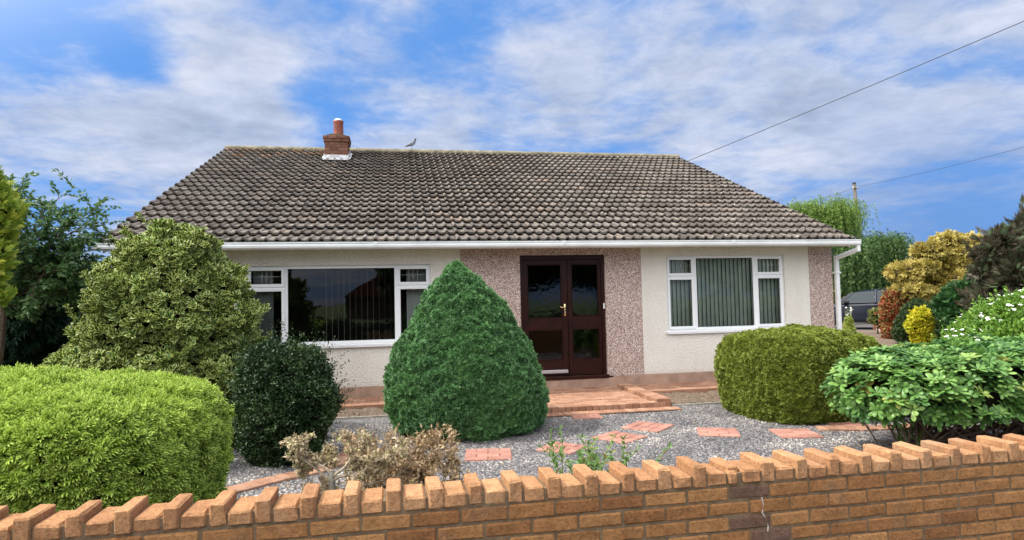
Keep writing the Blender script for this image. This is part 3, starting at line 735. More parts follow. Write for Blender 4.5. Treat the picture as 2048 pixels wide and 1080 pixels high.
# roof
NR = 22; TW = .3284; ncol = 38; XL = -4.30
slope = math.atan2(RZ1-RZ0, RY1-RY0); SL = math.hypot(RZ1-RZ0, RY1-RY0); gz = SL/NR
sv = np.array([0, math.cos(slope), math.sin(slope)]); nv = np.array([0, -math.sin(slope), math.cos(slope)])
us = np.array([0, .04, .10, .17, .24, .31, .38, .44, .5, .54, .60, .67, .74, .81, .88, .94, 1.0])
def wave(u):
    v = (u*2) % 1.0; roll = np.where(v < .46, np.sin(v/.46*PI)**.9*.034, -.004*np.sin((v-.46)/.54*PI)); return roll
wv = wave(us); K = len(us)
base = []
for (s_, h_) in ((-.0, .064), (0.004, .071), (gz*.5, .038), (gz+.03, .006)):
    for i in range(K): base.append((us[i]*TW*.997, s_, h_+wv[i]))
for i in range(K): base.append((us[i]*TW*.997, .0, .062+wv[i]-.024))
for i in range(K): base.append((us[i]*TW*.997, gz*.5, .036+wv[i]-.020))
base = np.array(base); fcs = []
for r_ in range(3):
    for i in range(K-1): fcs.append((r_*K+i, r_*K+i+1, (r_+1)*K+i+1, (r_+1)*K+i))
for i in range(K-1): fcs.append((4*K+i, 4*K+i+1, i+1, i)); fcs.append((5*K+i, 5*K+i+1, 4*K+i+1, 4*K+i))
fcs.append((0, 2*K, 5*K, 4*K)); fcs.append((K-1, 4*K+K-1, 5*K+K-1, 2*K+K-1))
fcs = np.array(fcs)
VV = []; RR = []; FF = []; cnt = 0
for r_ in range(NR):
    for c_ in range(ncol):
        b_ = base.copy(); tilt = random.gauss(0, .0016)
        b_[:, 2] += random.gauss(0, .0018)+tilt*(b_[:, 0]/TW-.5)*2; b_[:, 1] += random.gauss(0, .0035)
        o_ = np.array([XL+c_*TW, RY0, RZ0])+sv*gz*r_
        w_ = o_+b_[:, :1]*np.array([1, 0, 0])+b_[:, 1:2]*sv+b_[:, 2:]*nv
        VV.append(w_); FF.append(fcs+cnt); cnt += len(base); t = random.random()*.9
        if random.random() < .012: b_[:, 1] -= random.uniform(.015, .04); t = random.choice((.05, .2, .5, .92))
        if r_ > NR-4 and c_ < 10 and random.random() < .5: t = .97
        RR.append(np.full(len(base), t))
me = np_mesh('roof', np.concatenate(VV), np.concatenate(FF), {'rnd': np.concatenate(RR)})
me.polygons.foreach_set('use_smooth', np.ones(len(me.polygons), bool))
roof = link('roof', me, M_tile, house)
try:
    me.set_sharp_from_angle(angle=R(35))
except Exception: pass
q_ = np.random.default_rng(3); nm = 900
mr = q_.integers(0, NR, nm); mx_ = XL+q_.random(nm)*12.4; msz = q_.uniform(.012, .035, nm)
mp = np.array([0, RY0, RZ0])+mr[:, None]*gz*sv+np.stack([mx_, mx_*0, mx_*0], 1)+nv*.052+sv*(q_.random(nm)*.05-.01)[:, None]
T_moss = (T_stone[0]*1.6, T_stone[1], T_stone[2])
link('moss', scatter(T_moss, mp, nrm(q_.normal(size=(nm, 3))*[1, .6, .2]), np.tile(nv, (nm, 1)), msz, 'moss'), plain('roof_moss', (.035, .035, .016), .95, noise=.5, nscale=30), house)
DK = MB(); XR = XL+ncol*TW
DK.prism([(RY0+.02, RZ0-.01), (RY1, RZ1-.005), (2*RY1-RY0, RZ0-.01), (2*RY1-RY0, RZ0-.06), (RY1, RZ1-.06), (RY0+.02, RZ0-.05)], 'x', XL+.01, XR-.01)
DK.build('roof_deck', plain('roof_felt', (.03, .027, .025), .9), house)
BK = MB(); BK.prism([(RY1, RZ1+.03), (2*RY1-RY0, RZ0+.03), (2*RY1-RY0, RZ0+.005), (RY1, RZ1+.005)], 'x', XL+.005, XR-.005); BK.build('rear_roof_slope', M_tile, house)
M_verge = plain('cement_verge', (.22, .21, .195), .9, noise=.3)
for xa, xb in ((XL-.012, XL+.008), (XR-.008, XR+.012)):
    VG = MB(); prev = []
    out_ = []; low_ = []
    for r_ in range(NR):
        a = np.array([0, RY0, RZ0])+sv*gz*r_; q = a+sv*gz
        out_ += [a+nv*.045, q-sv*.001+nv*.018]; low_ += [a-nv*.02]
    low_.append(np.array([0, RY0, RZ0])+sv*SL-nv*.02)
    poly = [(p_[1], p_[2]) for p_ in out_]+[(p_[1], p_[2]) for p_ in low_[::-1]]
    n_ = len(poly); vs = [(xa, u, v) for u, v in poly]+[(xb, u, v) for u, v in poly]
    # quads between the stepped top line and the straight bottom line
    fs = []
    for r_ in range(NR):
        t0, t1 = 2*r_, 2*r_+1; b0 = n_-1-r_; b1 = n_-2-r_
        fs += [(t0, t1, b1, b0), (t0+n_, b0+n_, b1+n_, t1+n_)]
    fs += [(i, (i+1) % n_, (i+1) % n_+n_, i+n_) for i in range(n_)]
    VG.add(vs, fs); VG.build('verge', M_verge, house)
for xa, xb in ((XL+.02, XL+.04), (XR-.04, XR-.02)):
    BB = MB(); BB.prism([(10.40, RZ0-.12), (RY1, RZ1-.22), (RY1, RZ1-.07), (10.40, RZ0-.02)], 'x', xa, xb); BB.build('bargeboard', M_gutter, house)
RG = MB(); x = XL-.01
while x < XR-.1:
    e = min(x+.45, XR+.01); pr = [(RY1+math.cos(t)*.125, RZ1+.012+math.sin(t)*.10+random.uniform(0, .004)) for t in np.linspace(-.15, PI+.15, 11)]
    RG.prism(pr, 'x', x, e-.006); x += .45
ridge = RG.build('ridge_tile', M_ridge, house)
# chimney
ch = MB(); cx0, cx1, cy0, cy1 = -1.72, -1.15, 16.3, 16.9
zb = roofz(16.3)-.1
z = zb; i = 0
def course(mb, X0, X1, Y0, Y1, z, off, bl=.215, h=.065, j=.01):
    for side in range(4):
        a, b = (X0, X1) if side < 2 else (Y0+.1, Y1-.1)
        s = a-(off)
        while s < b-.005:
            p0, p1 = max(s, a), min(s+bl, b)
            if p1-p0 > .02:
                q = {0: (p0+j/2, p1-j/2, Y0, Y0+.1), 1: (p0+j/2, p1-j/2, Y1-.1, Y1), 2: (X0, X0+.1, p0+j/2, p1-j/2), 3: (X1-.1, X1, p0+j/2, p1-j/2)}[side]
                mb.box(*q, z+j/2, z+h+j/2, bev=.004)
            s += bl+j
while z < 5.36:
    course(ch, cx0, cx1, cy0, cy1, z, .1 if i % 2 else 0); z += .075; i += 1
for e in (.025, .04): course(ch, cx0-e, cx1+e, cy0-e, cy1+e, z, .1 if i % 2 else 0); z += .075; i += 1
chim = ch.build('chimney', M_chim, house)
mc = MB(); mc.box(cx0+.006, cx1-.006, cy0+.006, cy1-.006, zb-.3, z-.15); mc.box(cx0-.01, cx1+.01, cy0-.01, cy1+.01, z-.15, z); mc.build('mortar_core', M_mortar, chim)
mc = MB(); mc.prism([(cx0+.0, z), (cx1-.0, z), (cx1-.15, z+.055), (cx0+.15, z+.055)], 'y', cy0+.02, cy1-.02); mc.build('flaunching', M_mortar, chim)
pt = MB(); pt.lathe(((cx0+cx1)/2+.03, (cy0+cy1)/2, z+.03), [(.13, 0), (.125, .04), (.118, .36), (.13, .385), (.135, .41), (.10, .411)], 24); pt.build('chimney_pot', M_pot, chim, True)
pt = MB(); pt.lathe(((cx0+cx1)/2+.03, (cy0+cy1)/2, z+.44), [(.118, 0), (.11, .03), (.075, .06), (.02, .075)], 20); pt.build('cowl', M_alu, chim, True)
fl = MB(); zf = roofz(cy0)
fl.box(cx0-.012, cx1+.012, cy0-.012, cy0-.001, zf-.02, zf+.17, bev=.003)
n = 18
for k_ in range(n):
    a = cx0-.03+k_*(cx1-cx0+.06)/n; dz = .012 if k_ % 2 else 0
    pp = [np.array([0, cy0-.01, zf+.06+dz]), np.array([0, cy0-.15, roofz(cy0-.15)+.085+dz])]
    fl.prism([(pp[0][1], pp[0][2]), (pp[1][1], pp[1][2]), (pp[1][1], pp[1][2]-.012), (pp[0][1], pp[0][2]-.012)], 'x', a, a+(cx1-cx0+.06)/n)
for s_, xx in ((-1, cx0), (1, cx1)):
    for k_ in range(5):
        ya = cy0+k_*.13; a, b = (xx-.012, xx-.001) if s_ < 0 else (xx+.001, xx+.012)
        fl.prism([(ya, roofz(ya)-.02), (ya+.128, roofz(ya+.128)-.02), (ya+.128, roofz(ya)+.19), (ya, roofz(ya)+.19)], 'x', a, b)
        a, b = (xx-.06, xx-.012) if s_ < 0 else (xx+.012, xx+.06)
        fl.prism([(ya, roofz(ya)+.085), (ya+.13, roofz(ya+.13)+.085), (ya+.13, roofz(ya+.13)+.075), (ya, roofz(ya)+.075)], 'x', a, b)
fl.build('flashing', M_lead, chim)

# pigeon on the ridge
def pigeon(x, y, z):
    t = empty('pigeon', (x, y, z)); tag(t, 'grey pigeon standing on the roof ridge', 'bird')
    m, nt, b, o = nodes('pigeon_feather'); b.inputs['Roughness'].default_value = .8
    s = N(nt, 'ShaderNodeSeparateXYZ'); nt.links.new(objc(nt), s.inputs[0])
    nt.links.new(ramp(nt, s.outputs[2], [(.0, (.2, .2, .22)), (.12, (.26, .27, .30)), (.2, (.10, .11, .14)), (.26, (.05, .05, .07))]), b.inputs['Base Color'])
    sp_ = [(-.20, .050, .006), (-.17, .062, .012), (-.12, .085, .024), (-.06, .112, .042), (0, .138, .054), (.045, .165, .052), (.072, .195, .038), (.085, .225, .025), (.092, .250, .022), (.100, .270, .025), (.108, .285, .020), (.112, .298, .006)]
    q = MB(); q.tube([(x+a, y, z+b_) for a, b_, r_ in sp_], [r_ for a, b_, r_ in sp_], 14); q.tube([(x+.115, y, z+.276), (x+.145, y, z+.270)], [.007, .002], 6); q.build('body', m, t, True)
    lm = plain('pink_leg', (.35, .1, .09), .6)
    for s_ in (-1, 1):
        q = MB(); q.tube([(x+.0, y+s_*.02, z+.075), (x+.005, y+s_*.02, z+.004)], .004, 6); q.tube([(x-.015, y+s_*.02, z+.004), (x+.03, y+s_*.025, z+.004)], .003, 5); q.build('leg', lm, t)
    wm = plain('wing_feather', (.17, .18, .20), .8, noise=.3, nscale=60)
    for s_ in (-1, 1):
        q = MB(); q.add([(x+.06, y+s_*.050, z+.14), (x-.02, y+s_*.056, z+.155), (x-.13, y+s_*.03, z+.10), (x-.17, y+s_*.012, z+.075), (x-.08, y+s_*.045, z+.085), (x+.03, y+s_*.056, z+.10)], [(0, 1, 2, 3, 4, 5)]); q.build('wing', wm, t)
pigeon(.45, 17.5, RZ1+.115)

# ------------------------------------------------------------------ FRONT BRICK WALL
fw = empty('garden_wall', (0, 3.0, -.39), .0111); tag(fw, 'low buff brick garden wall with castellated brick coping in the foreground', 'wall')
M0 = Matrix.Rotation(.0111, 4, 'Z')
WX0, WX1 = -1.528-.1875*12, -1.528+.1875*46
YF = 3.004; zc0 = .413
def broken(mb, x0, x1, y0, y1, z0, z1, r=None, jt=.0022):
    b = random.uniform(.006, .011)
    s = len(mb.v); mb.box(x0, x1, y0, y1, z0, z1, bev=b, r=r)
    for i in range(s, len(mb.v)):
        v = mb.v[i]; mb.v[i] = (v[0]+random.uniform(-jt, jt), v[1]+random.uniform(-jt, jt), v[2]+random.uniform(-jt, jt))
    for i in range(s, len(mb.v)): mb.v[i] = tuple(M0 @ Vector(mb.v[i]))
cp = MB(); 
for i in range(-12, 46):
    x = -1.528+i*.1875; dy = random.uniform(-.004, .004); dz = random.uniform(-.003, .003)
    top = .518+dz
    if i == 17:   # the chipped one beside the crack
        broken(cp, x+.004, x+.07, YF+.03, YF+.215, zc0+.004, top-.012); broken(cp, x+.0, x+.05, YF-.004, YF+.05, zc0+.004, top-.035)
    else: broken(cp, x+.002, x+.070, YF+dy, YF+.215+dy, zc0+.003, top, jt=.0036)
    broken(cp, x+.078, x+.1785, YF+dy*.3+random.uniform(-.004, .003), YF+.213, zc0+.003, .482+random.uniform(-.003, .003), jt=.0036)
cp.build('coping', M_cope, fw)
bw = MB(); zz = zc0-.005; rr_ = 0
while zz > -.36:
    x = WX0-(.1125 if rr_ % 2 else 0)+.04
    while x < WX1:
        t = random.random()**.8*.9; 
        ds = abs((x+.1)-1.78); 
        if ds < .12 and rr_ in (0, 2, 3): t = .985
        
        yj = random.uniform(-.002, .002)
        broken(bw, x+.003, x+.222, YF+.004+yj, YF+.106, zz-.069, zz-.002, r=t); broken(bw, x+.003, x+.222, YF+.11, YF+.213, zz-.069, zz-.002, r=t)
        x += .225
    zz -= .075; rr_ += 1
bw.build('brickwork', M_brick, fw)
mt = MB(); mt.box(WX0, WX1, YF+.011, YF+.205, -.39, .470, M=M0); mt.build('mortar_joint', M_mortar, fw)
ef = MB(); px_, pz_ = 1.84, .34
for k_ in range(7):
    nx_ = px_+random.choice((-.03, .0, .03)); nz_ = pz_-.075
    a, b = Vector((px_, YF+.006, pz_)), Vector((nx_, YF+.006, nz_)); ef.tube([M0 @ a, M0 @ ((a+b)/2+Vector((.008, 0, 0))), M0 @ b], [.0035, .002, .0035], 6); px_, pz_ = nx_, nz_
ef.build('mended_crack', plain('pale_mortar', (.5, .47, .42), .95), fw)
#PLANTS
dome = lambda *a: list(a)
# clipped chartreuse hedge, front left
g_lime = foliage_mat('lime_cypress', [(0, (.08, .15, .015)), (.5, (.17, .28, .025)), (1, (.27, .38, .04))], edge=(.52, .66, .14), trans=.25, rough=.6, spec=.2)
clipped('clipped_hedge', 'bright lime green clipped hedge behind the wall at the left', 'hedge',
        Shape((-2.88, 4.62, -.25), [(.95, 0), (.98, .3), (1.0, .6), (1.0, .78), (.97, .92), (.90, 1.02), (.74, 1.10), (.45, 1.15), (.2, 1.165), (0, 1.17)], 1.58, 1.12, 4.6, .02, 1.6, rz=-.03, tuft=(.045, 9)),
        72000, T_fan(5, .17, 42, .2, .4), .055, g_lime, depth=.04, out=.9, up=.0, rand=.75, shrink=.09, face=.12)
g_var = foliage_mat('variegated_leaf', [(0, (.02, .055, .012)), (.5, (.035, .09, .018)), (1, (.07, .14, .025))], edge=(.66, .70, .20), e0=.56, e1=.85, trans=.2, rough=.4)
clipped('variegated_bush', 'tall rounded bush with cream-edged variegated leaves in front of the left window', 'bush',
        Shape((-2.76, 8.55, -.25), [(1.0, 0), (1.03, .5), (1.0, .9), (.87, 1.2), (.77, 1.55), (.68, 1.85), (.585, 2.1), (.45, 2.32), (.28, 2.5), (.12, 2.55), (0, 2.56)], 1.22, 1.12, 2.1, .06, 1.7, tuft=(.10, 5)),
        9000, T_whorl(5, .44, 45), .080, g_var, depth=.10, out=.6, up=.7, rand=.8, shrink=.20, face=.15, sprouts=110, sprout_len=.2, core_mat=None)
g_dk = foliage_mat('dark_small_leaf', [(0, (.012, .03, .010)), (.6, (.028, .058, .017)), (1, (.08, .13, .04))], trans=.12, rough=.4)
clipped('round_shrub', 'very dark green round shrub between the lime hedge and the cone tree', 'shrub',
        Shape((-1.17, 7.12, -.28), [(.60, 0), (.82, .2), (.97, .45), (1.0, .7), (.90, .95), (.70, 1.12), (.4, 1.22), (0, 1.25)], .53, .54, 2.0, .07, 2.5, tuft=(.055, 9)),
        30000, T_leaf(.5, .1, .1), .034, g_dk, depth=.07, out=.6, up=.4, rand=1, shrink=.11, face=.2, sprouts=460, sprout_len=.2)
g_cone = foliage_mat('cone_evergreen', [(0, (.012, .038, .018)), (.5, (.024, .075, .03)), (1, (.07, .17, .045))], edge=(.165, .35, .125), trans=.2, rough=.55)
clipped('conical_evergreen', 'large dense mid green cone-shaped evergreen in front of the door', 'conifer',
        Shape((.90, 8.28, -.25), [(.80, 0), (.91, .10), (.97, .35), (.955, .62), (.86, .94), (.725, 1.24), (.565, 1.52), (.395, 1.77), (.255, 1.93), (.13, 2.05), (0, 2.13)], 1.03, 1.03, 2.0, .045, 1.8, lean=(-.055, 0), tuft=(.045, 12)),
        72000, T_fan(4, .26, 55, .1, .3), .044, g_cone, depth=.04, out=.8, up=.35, rand=1.0, shrink=.085, face=.12)
g_yew = foliage_mat('yew_leaf', [(0, (.025, .05, .010)), (.45, (.05, .09, .014)), (1, (.11, .15, .02))], edge=(.27, .32, .045), trans=.2, rough=.5)
clipped('clipped_yew', 'rounded box-shaped olive green clipped yew under the right window', 'bush',
        Shape((5.38, 8.0, -.25), [(.90, 0), (.97, .15), (1.0, .4), (.985, .66), (.94, .86), (.83, 1.0), (.6, 1.09), (.3, 1.12), (0, 1.13)], .95, .88, 3.2, .03, 1.8, rz=.12, tuft=(.04, 10)),
        58000, T_fan(4, .22, 45, .15, .35), .048, g_yew, depth=.04, out=.85, up=.1, rand=.8, shrink=.09, face=.12)

# ---- rhododendron: whorls of broad leaves on bare branches
g_rho = foliage_mat('rhododendron_leaf', [(0, (.045, .12, .03)), (.5, (.11, .24, .05)), (.9, (.20, .36, .085)), (.96, (.26, .40, .10)), (1, (.36, .34, .07))], trans=.28, rough=.35, spec=.4)
root = empty('rhododendron', (5.9, 5.7, -.25)); tag(root, 'broad-leaved light green rhododendron with bare lower branches behind the right end of the wall', 'bush')
shp = Shape((6.24, 5.75, -.25), [(.80, .34), (.95, .42), (1.0, .62), (.96, .80), (.85, .94), (.55, 1.04), (.25, 1.08), (0, 1.09)], 1.85, .78, 2.4, .10, 1.9)
n = 1900; pp, nn = shp.sample(n, .3); pp -= nn*(rng.random(n)**1.2*.16)[:, None]
dd = nrm(nn*.55+[0, 0, .75]+rng.normal(size=nn.shape)*.28); rn = nrm(rng.normal(size=nn.shape))
link('foliage', scatter(T_whorl(8, .36, 22), pp, dd, rn, rng.uniform(.075, .13, n), 'foliage'), g_rho, root, True)
br = MB(); random.seed(3)
for i in range(130):
    a = random.choice(((5.1, 5.75), (5.9, 5.7), (6.8, 5.7), (5.5, 5.9))); u, v = random.uniform(0, 2*PI), random.uniform(.1, .7)
    q = shp.P(np.array([u]), np.array([v]), .1)[0]; s = Vector((a[0]+random.uniform(-.1, .1), a[1]+random.uniform(-.1, .1), -.27)); e = Vector(q); m_ = s.lerp(e, .5)+Vector((random.uniform(-.12, .12), random.uniform(-.12, .12), random.uniform(-.16, .05)))
    br.tube([s, s.lerp(m_, .5)+Vector((0, 0, .03)), m_, m_.lerp(e, .6)+Vector((0, 0, .03)), e], [.014, .011, .008, .005, .003], 5)
br.build('branches', plain('grey_brown_twig', (.12, .085, .06), .9, noise=.4), root)
cp_, cf_ = shp.core(.22); link('shade_core', np_mesh('c', cp_, cf_, smooth=True), core_dark, root)  # solid dark filler, painted as the shade behind the whorls

# ---- generic leaf clouds
def blobs(name, label, cat, mat, items, T, size, per_m2, trunk=None, depth=.25, up=.3, out=.7, rand=.9, shrink=.2, amp=.16, freq=1.3, squash=1, face=.25, sprouts=0, sprout_len=.3, core=None, group=None, twigmat=None):
    """items: (x, y, z, rx, ry, rz) ellipsoid clumps of one crown"""
    base = items[0]; root = empty(name, (base[0], base[1], min(i[2]-i[5] for i in items))); tag(root, label, cat, group)
    P_ = []; N_ = []; CP = []; CF = []; off = 0
    for (x, y, z, rx, ry, rz) in items:
        th = np.linspace(-PI/2, PI/2, 10); prof = [(max(0, math.cos(t)), rz*(1+math.sin(t))) for t in th]
        s = Shape((x, y, z-rz), prof, rx, ry, 2, amp*min(rx, rz), freq/max(.4, min(rx, rz)), seed=x*3+z)
        n = int(per_m2*4*PI*((rx*rz)+(ry*rz)+rx*ry)/3); p_, n_ = s.sample(n, face); p_ = p_-n_*(rng.random(n)**1.2*depth)[:, None]
        P_.append(p_); N_.append(n_)
        if sprouts:
            k = 8; ps, ns = s.sample(int(sprouts), face); d = nrm(ns*.8+[0, 0, up]+rng.normal(size=ns.shape)*.4); L = sprout_len*(.3+rng.random(len(ps)))
            q = (ps[:, None]+d[:, None]*np.linspace(0, 1, k)[None, :, None]*L[:, None, None]); q[..., 2] -= (np.linspace(0, 1, k)**2)[None]*L[:, None]*.15; P_.append(q.reshape(-1, 3)); N_.append(np.repeat(d, k, 0))
        c_, f_ = s.core(shrink*min(rx, rz)+.02, 20, 10); CP.append(c_); CF += [tuple(i+off for i in f) for f in f_]; off += len(c_)
    P_ = np.concatenate(P_); N_ = np.concatenate(N_); dd = leafdir(N_, out, up, rand); rn = nrm(N_*.5+rng.normal(size=N_.shape)*.5+[0, 0, .6])
    link('foliage', scatter(T, P_, dd, rn, size*rng.uniform(.65, 1.35, len(P_)), 'f'), mat, root)
    link('branches', np_mesh('c', np.concatenate(CP), CF, smooth=True), core or core_dark, root)  # solid clump cores, their dark colour stands for shade inside the crown
    if trunk:
        b = MB()
        for t in trunk: b.tube(*t)
        b.build('trunk', bark, root, True)
    return root
def tips(name, parent_items, *a, **k): pass
def many(x, y, z, rx, ry, rz, n, r, seed, flat=.7):
    """n clumps of radius about r filling an ellipsoid"""
    q = random.Random(seed); out = []
    while len(out) < n:
        a, b, c = q.uniform(-1, 1), q.uniform(-1, 1), q.uniform(-1, 1); d = a*a+b*b+c*c
        if d > 1 or d < .25: continue
        rr = r*q.uniform(.7, 1.3); out.append((x+a*(rx-rr*.6), y+b*(ry-rr*.6), z+c*(rz-rr*.6), rr, rr, rr*flat))
    return [(x, y, z, rx*.72, ry*.72, rz*.72)]+out

# left side
g_gold = foliage_mat('golden_cypress', [(0, (.16, .24, .03)), (.6, (.32, .42, .05)), (1, (.55, .55, .08))], trans=.3)
blobs('golden_cypress', 'golden yellow cypress at the left edge of the picture', 'conifer', g_gold,
      [(-4.22, 7.0, 2.2, .40, .40, .62), (-3.86, 7.0, 2.3, .17, .2, .34), (-3.84, 6.95, 1.85, .16, .2, .22), (-3.80, 6.95, 1.5, .12, .15, .07)], T_fan(5, .2, 35, .1, .3), .09, 1500, depth=.12, up=.9,
      trunk=[([(-4.25, 7, -.3), (-4.22, 7, 2.2)], [.07, .03], 8)], amp=.35)
g_brd = foliage_mat('broad_tree_leaf', [(0, (.045, .10, .035)), (.6, (.085, .17, .06)), (1, (.17, .28, .10))], trans=.35, rough=.45, spec=.35)
sap = empty('young_tree', (-4.9, 9, -.28)); tag(sap, 'loose leafy tree with arching twigs reaching over the left hedge', 'tree')
random.seed(11); br = MB(); LP = []; LD = []
def twig(p, d, L, r, lev):
    pts = [p]; n = 8
    for i in range(n):
        d = (d+Vector((random.gauss(0, .1), random.gauss(0, .1), random.gauss(0, .08)-.035*(lev > 0)))).normalized(); p = p+d*L/n; pts.append(p)
        if lev > 0 or i > 4:
            for s_ in range(2 if lev < 2 else 3):
                LP.append(tuple(p+Vector([random.gauss(0, .015) for _ in range(3)]))); LD.append(tuple((d+Vector((random.gauss(0, .8), random.gauss(0, .8), random.gauss(0, .5)))).normalized()))
        if lev < 2 and i > 1:
            for _ in range(2 if lev else 3):
                dd_ = (d*.7+Vector((random.gauss(0, .6), random.gauss(0, .5), random.gauss(.05, .4)))).normalized()
                if random.random() < .45: twig(p, dd_, L*random.uniform(.3, .55), r*.5, lev+1)
    br.tube(pts, [r*(1-.8*i/n) for i in range(n+1)], 5)
S0 = Vector((-4.9, 9, -.28))
br.tube([S0, (-4.88, 9, .8), (-4.8, 9, 1.7)], [.07, .06, .04], 8)
for (a, b, c, L) in ((.80, 0, .62, 1.45), (.9, 0, .35, 1.2), (.62, 0, .85, 1.45), (.42, 0, .75, 1.3), (.8, -.1, .55, 1.25), (.75, .1, .85, 1.3), (-.1, 0, 1, 1.6), (.35, .1, .95, 1.55), (.9, .05, .2, 1.1), (.55, -.3, .8, 1.3), (.2, -.2, .9, 1.4), (.7, 0, .4, 1.2), (.95, 0, .42, 1.2), (.6, .2, .15, 1.0)):
    twig(Vector((-5.0, 9, random.uniform(1.2, 1.7))), Vector((a, b, c)).normalized(), L*.80, .016, 0)
br.build('branches', bark, sap)
LP = np.array(LP); LD = nrm(np.array(LD)); link('foliage', scatter(T_leaf(.5, .06, .1), LP, LD, nrm(rng.normal(size=LP.shape)+[0, 0, 1.2]), rng.uniform(.045, .08, len(LP)), 'f'), g_brd, sap)
g_dcon = foliage_mat('dark_cypress', [(0, (.008, .03, .015)), (.6, (.016, .055, .028)), (1, (.035, .10, .05))], trans=.1)
blobs('dark_cypress', 'dark green spreading conifer in deep shade at the left', 'conifer', g_dcon,
      [(-5.7, 10.6, .75, 1.25, .8, 1.15), (-5.55, 9.9, 1.5, .62, .5, .62), (-5.0, 9.9, 1.35, .5, .5, .5), (-4.75, 10.9, .95, .65, .55, .95), (-6.3, 10.2, 1.0, .9, .7, 1.1), (-5.0, 10.5, .5, .5, .5, .8), (-5.3, 10.4, 1.6, .55, .5, .4), (-4.5, 11, 1.72, .4, .4, .28)],
      T_fan(5, .16, 45, .25, .3), .16, 420, depth=.3, up=.1, out=.9, trunk=[([(-5.7, 10.6, -.3), (-5.7, 10.6, .9)], [.12, .08], 8)])
g_bh = foliage_mat('back_hedge', [(0, (.05, .12, .03)), (1, (.14, .26, .07))], trans=.25)
blobs('back_hedge', 'mid green hedge in the distance between the left trees and the house corner', 'hedge', g_bh,
      [(-7.0, 16, 1.0, 1.4, .8, 1.45), (-8.8, 16.3, .9, 1.4, .8, 1.5), (-5.9, 16.2, .9, .8, .8, 1.4)], T_fan(4, .2, 45, .1, .3), .12, 320, depth=.2, up=.5)
random.seed(5)

# right side
g_pot = foliage_mat('bright_shrub_leaf', [(0, (.07, .16, .02)), (.5, (.13, .27, .035)), (1, (.24, .38, .06))], trans=.3)
ps_items = [(10.75, 9.6, .35, 1.25, .95, .75), (9.95, 9.5, .15, .8, .6, .52), (10.9, 9.4, .75, .8, .7, .5), (11.7, 9.7, .6, 1, .8, .8)]
pr_ = blobs('flowering_shrub', 'bright green shrub dotted with white flowers at the right edge', 'shrub', g_pot, ps_items, T_leaf(.55, .1, .1), .062, 1900, depth=.16, up=.45, rand=1.1, sprouts=120, sprout_len=.25)
FPs = []; FN = []
for (x, y, z, rx, ry, rz) in ps_items:
    th = np.linspace(-PI/2, PI/2, 10); s = Shape((x, y, z-rz), [(max(0, math.cos(t)), rz*(1+math.sin(t))) for t in th], rx, ry, 2, .16*min(rx, rz), 1.3/max(.4, min(rx, rz)), seed=x*3+z)
    p_, n_ = s.sample(130, .1); FPs.append(p_+n_*.06); FN.append(n_)
FPs = np.concatenate(FPs); FN = np.concatenate(FN)
FD = nrm(FN*.6+[0, -.25, .8]+rng.normal(size=FN.shape)*.25); FR = nrm(rng.normal(size=FN.shape)); FZ = rng.uniform(.022, .042, len(FPs)); M_pet = plain('white_petal', (.85, .86, .80), .6)
order = np.argsort(-(nrm(np.array([0, 0, EYE])-FPs)*FN).sum(1)-FZ*8)
for i in order[:95]: link('flower', scatter(T_flower(), FPs[i:i+1], FD[i:i+1], FR[i:i+1], FZ[i:i+1], 'f'), M_pet, pr_)
i = order[95:]; tag(link('small_flowers', scatter(T_flower(), FPs[i], FD[i], FR[i], FZ[i], 'f'), M_pet, pr_), kind='stuff')
g_gc = foliage_mat('golden_conifer', [(0, (.16, .13, .03)), (.5, (.34, .27, .06)), (1, (.42, .34, .09))], edge=(.52, .43, .12), trans=.25)
blobs('golden_conifer', 'tall wide golden conifer with tiered sprays right of the parked car', 'conifer', g_gc, many(18.9, 19, 1.35, 2.0, 1.3, 1.85, 30, .52, 4, .42)+[(18.7, 19, 3.0, .5, .5, .3), (18.0, 19, 2.7, .6, .5, .25), (17.0, 19, 2.0, .6, .5, .25), (16.9, 18.8, 1.4, .5, .5, .2), (19.6, 19, 2.9, .6, .5, .35)],
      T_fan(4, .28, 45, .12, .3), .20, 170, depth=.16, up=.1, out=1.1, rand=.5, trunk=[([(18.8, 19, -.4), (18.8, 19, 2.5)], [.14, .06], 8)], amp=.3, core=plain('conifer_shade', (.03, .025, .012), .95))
g_gn = foliage_mat('green_conifer', [(0, (.02, .07, .02)), (.5, (.035, .11, .03)), (1, (.075, .18, .05))], trans=.15)
blobs('green_conifer', 'dark green feathery conifer below the golden one', 'conifer', g_gn, many(14.5, 14, .75, 1.15, .9, 1.1, 22, .38, 9, .5), T_fan(5, .2, 45, .15, .3), .13, 520, depth=.15, up=.35, out=.9, rand=.6, amp=.3, trunk=[([(14.5, 14, -.4), (14.5, 14, 1.2)], [.1, .05], 8)])
g_br = foliage_mat('bronze_conifer', [(0, (.05, .045, .03)), (.4, (.09, .078, .052)), (.65, (.14, .115, .08)), (.8, (.09, .12, .06)), (1, (.12, .18, .09))], trans=.15)
blobs('bronze_conifer', 'brownish purple spiky conifer at the right edge behind the flowering shrub', 'conifer', g_br, many(14.4, 12.5, 1.5, 1.25, 1, 1.3, 24, .42, 21, .5)+[(14.5, 12.5, 2.75, .3, .3, .4), (13.8, 12.5, 2.3, .45, .4, .35)], T_fan(5, .13, 30, .05, .3), .19, 420, depth=.15, up=.5, out=1.1, rand=.5, amp=.3, sprouts=14, sprout_len=.35, trunk=[([(14.4, 12.5, -.4), (14.4, 12.5, 2.2)], [.1, .05], 8)])
g_y = foliage_mat('yellow_leaf', [(0, (.35, .42, .02)), (.5, (.58, .55, .03)), (1, (.75, .62, .05))], trans=.25)
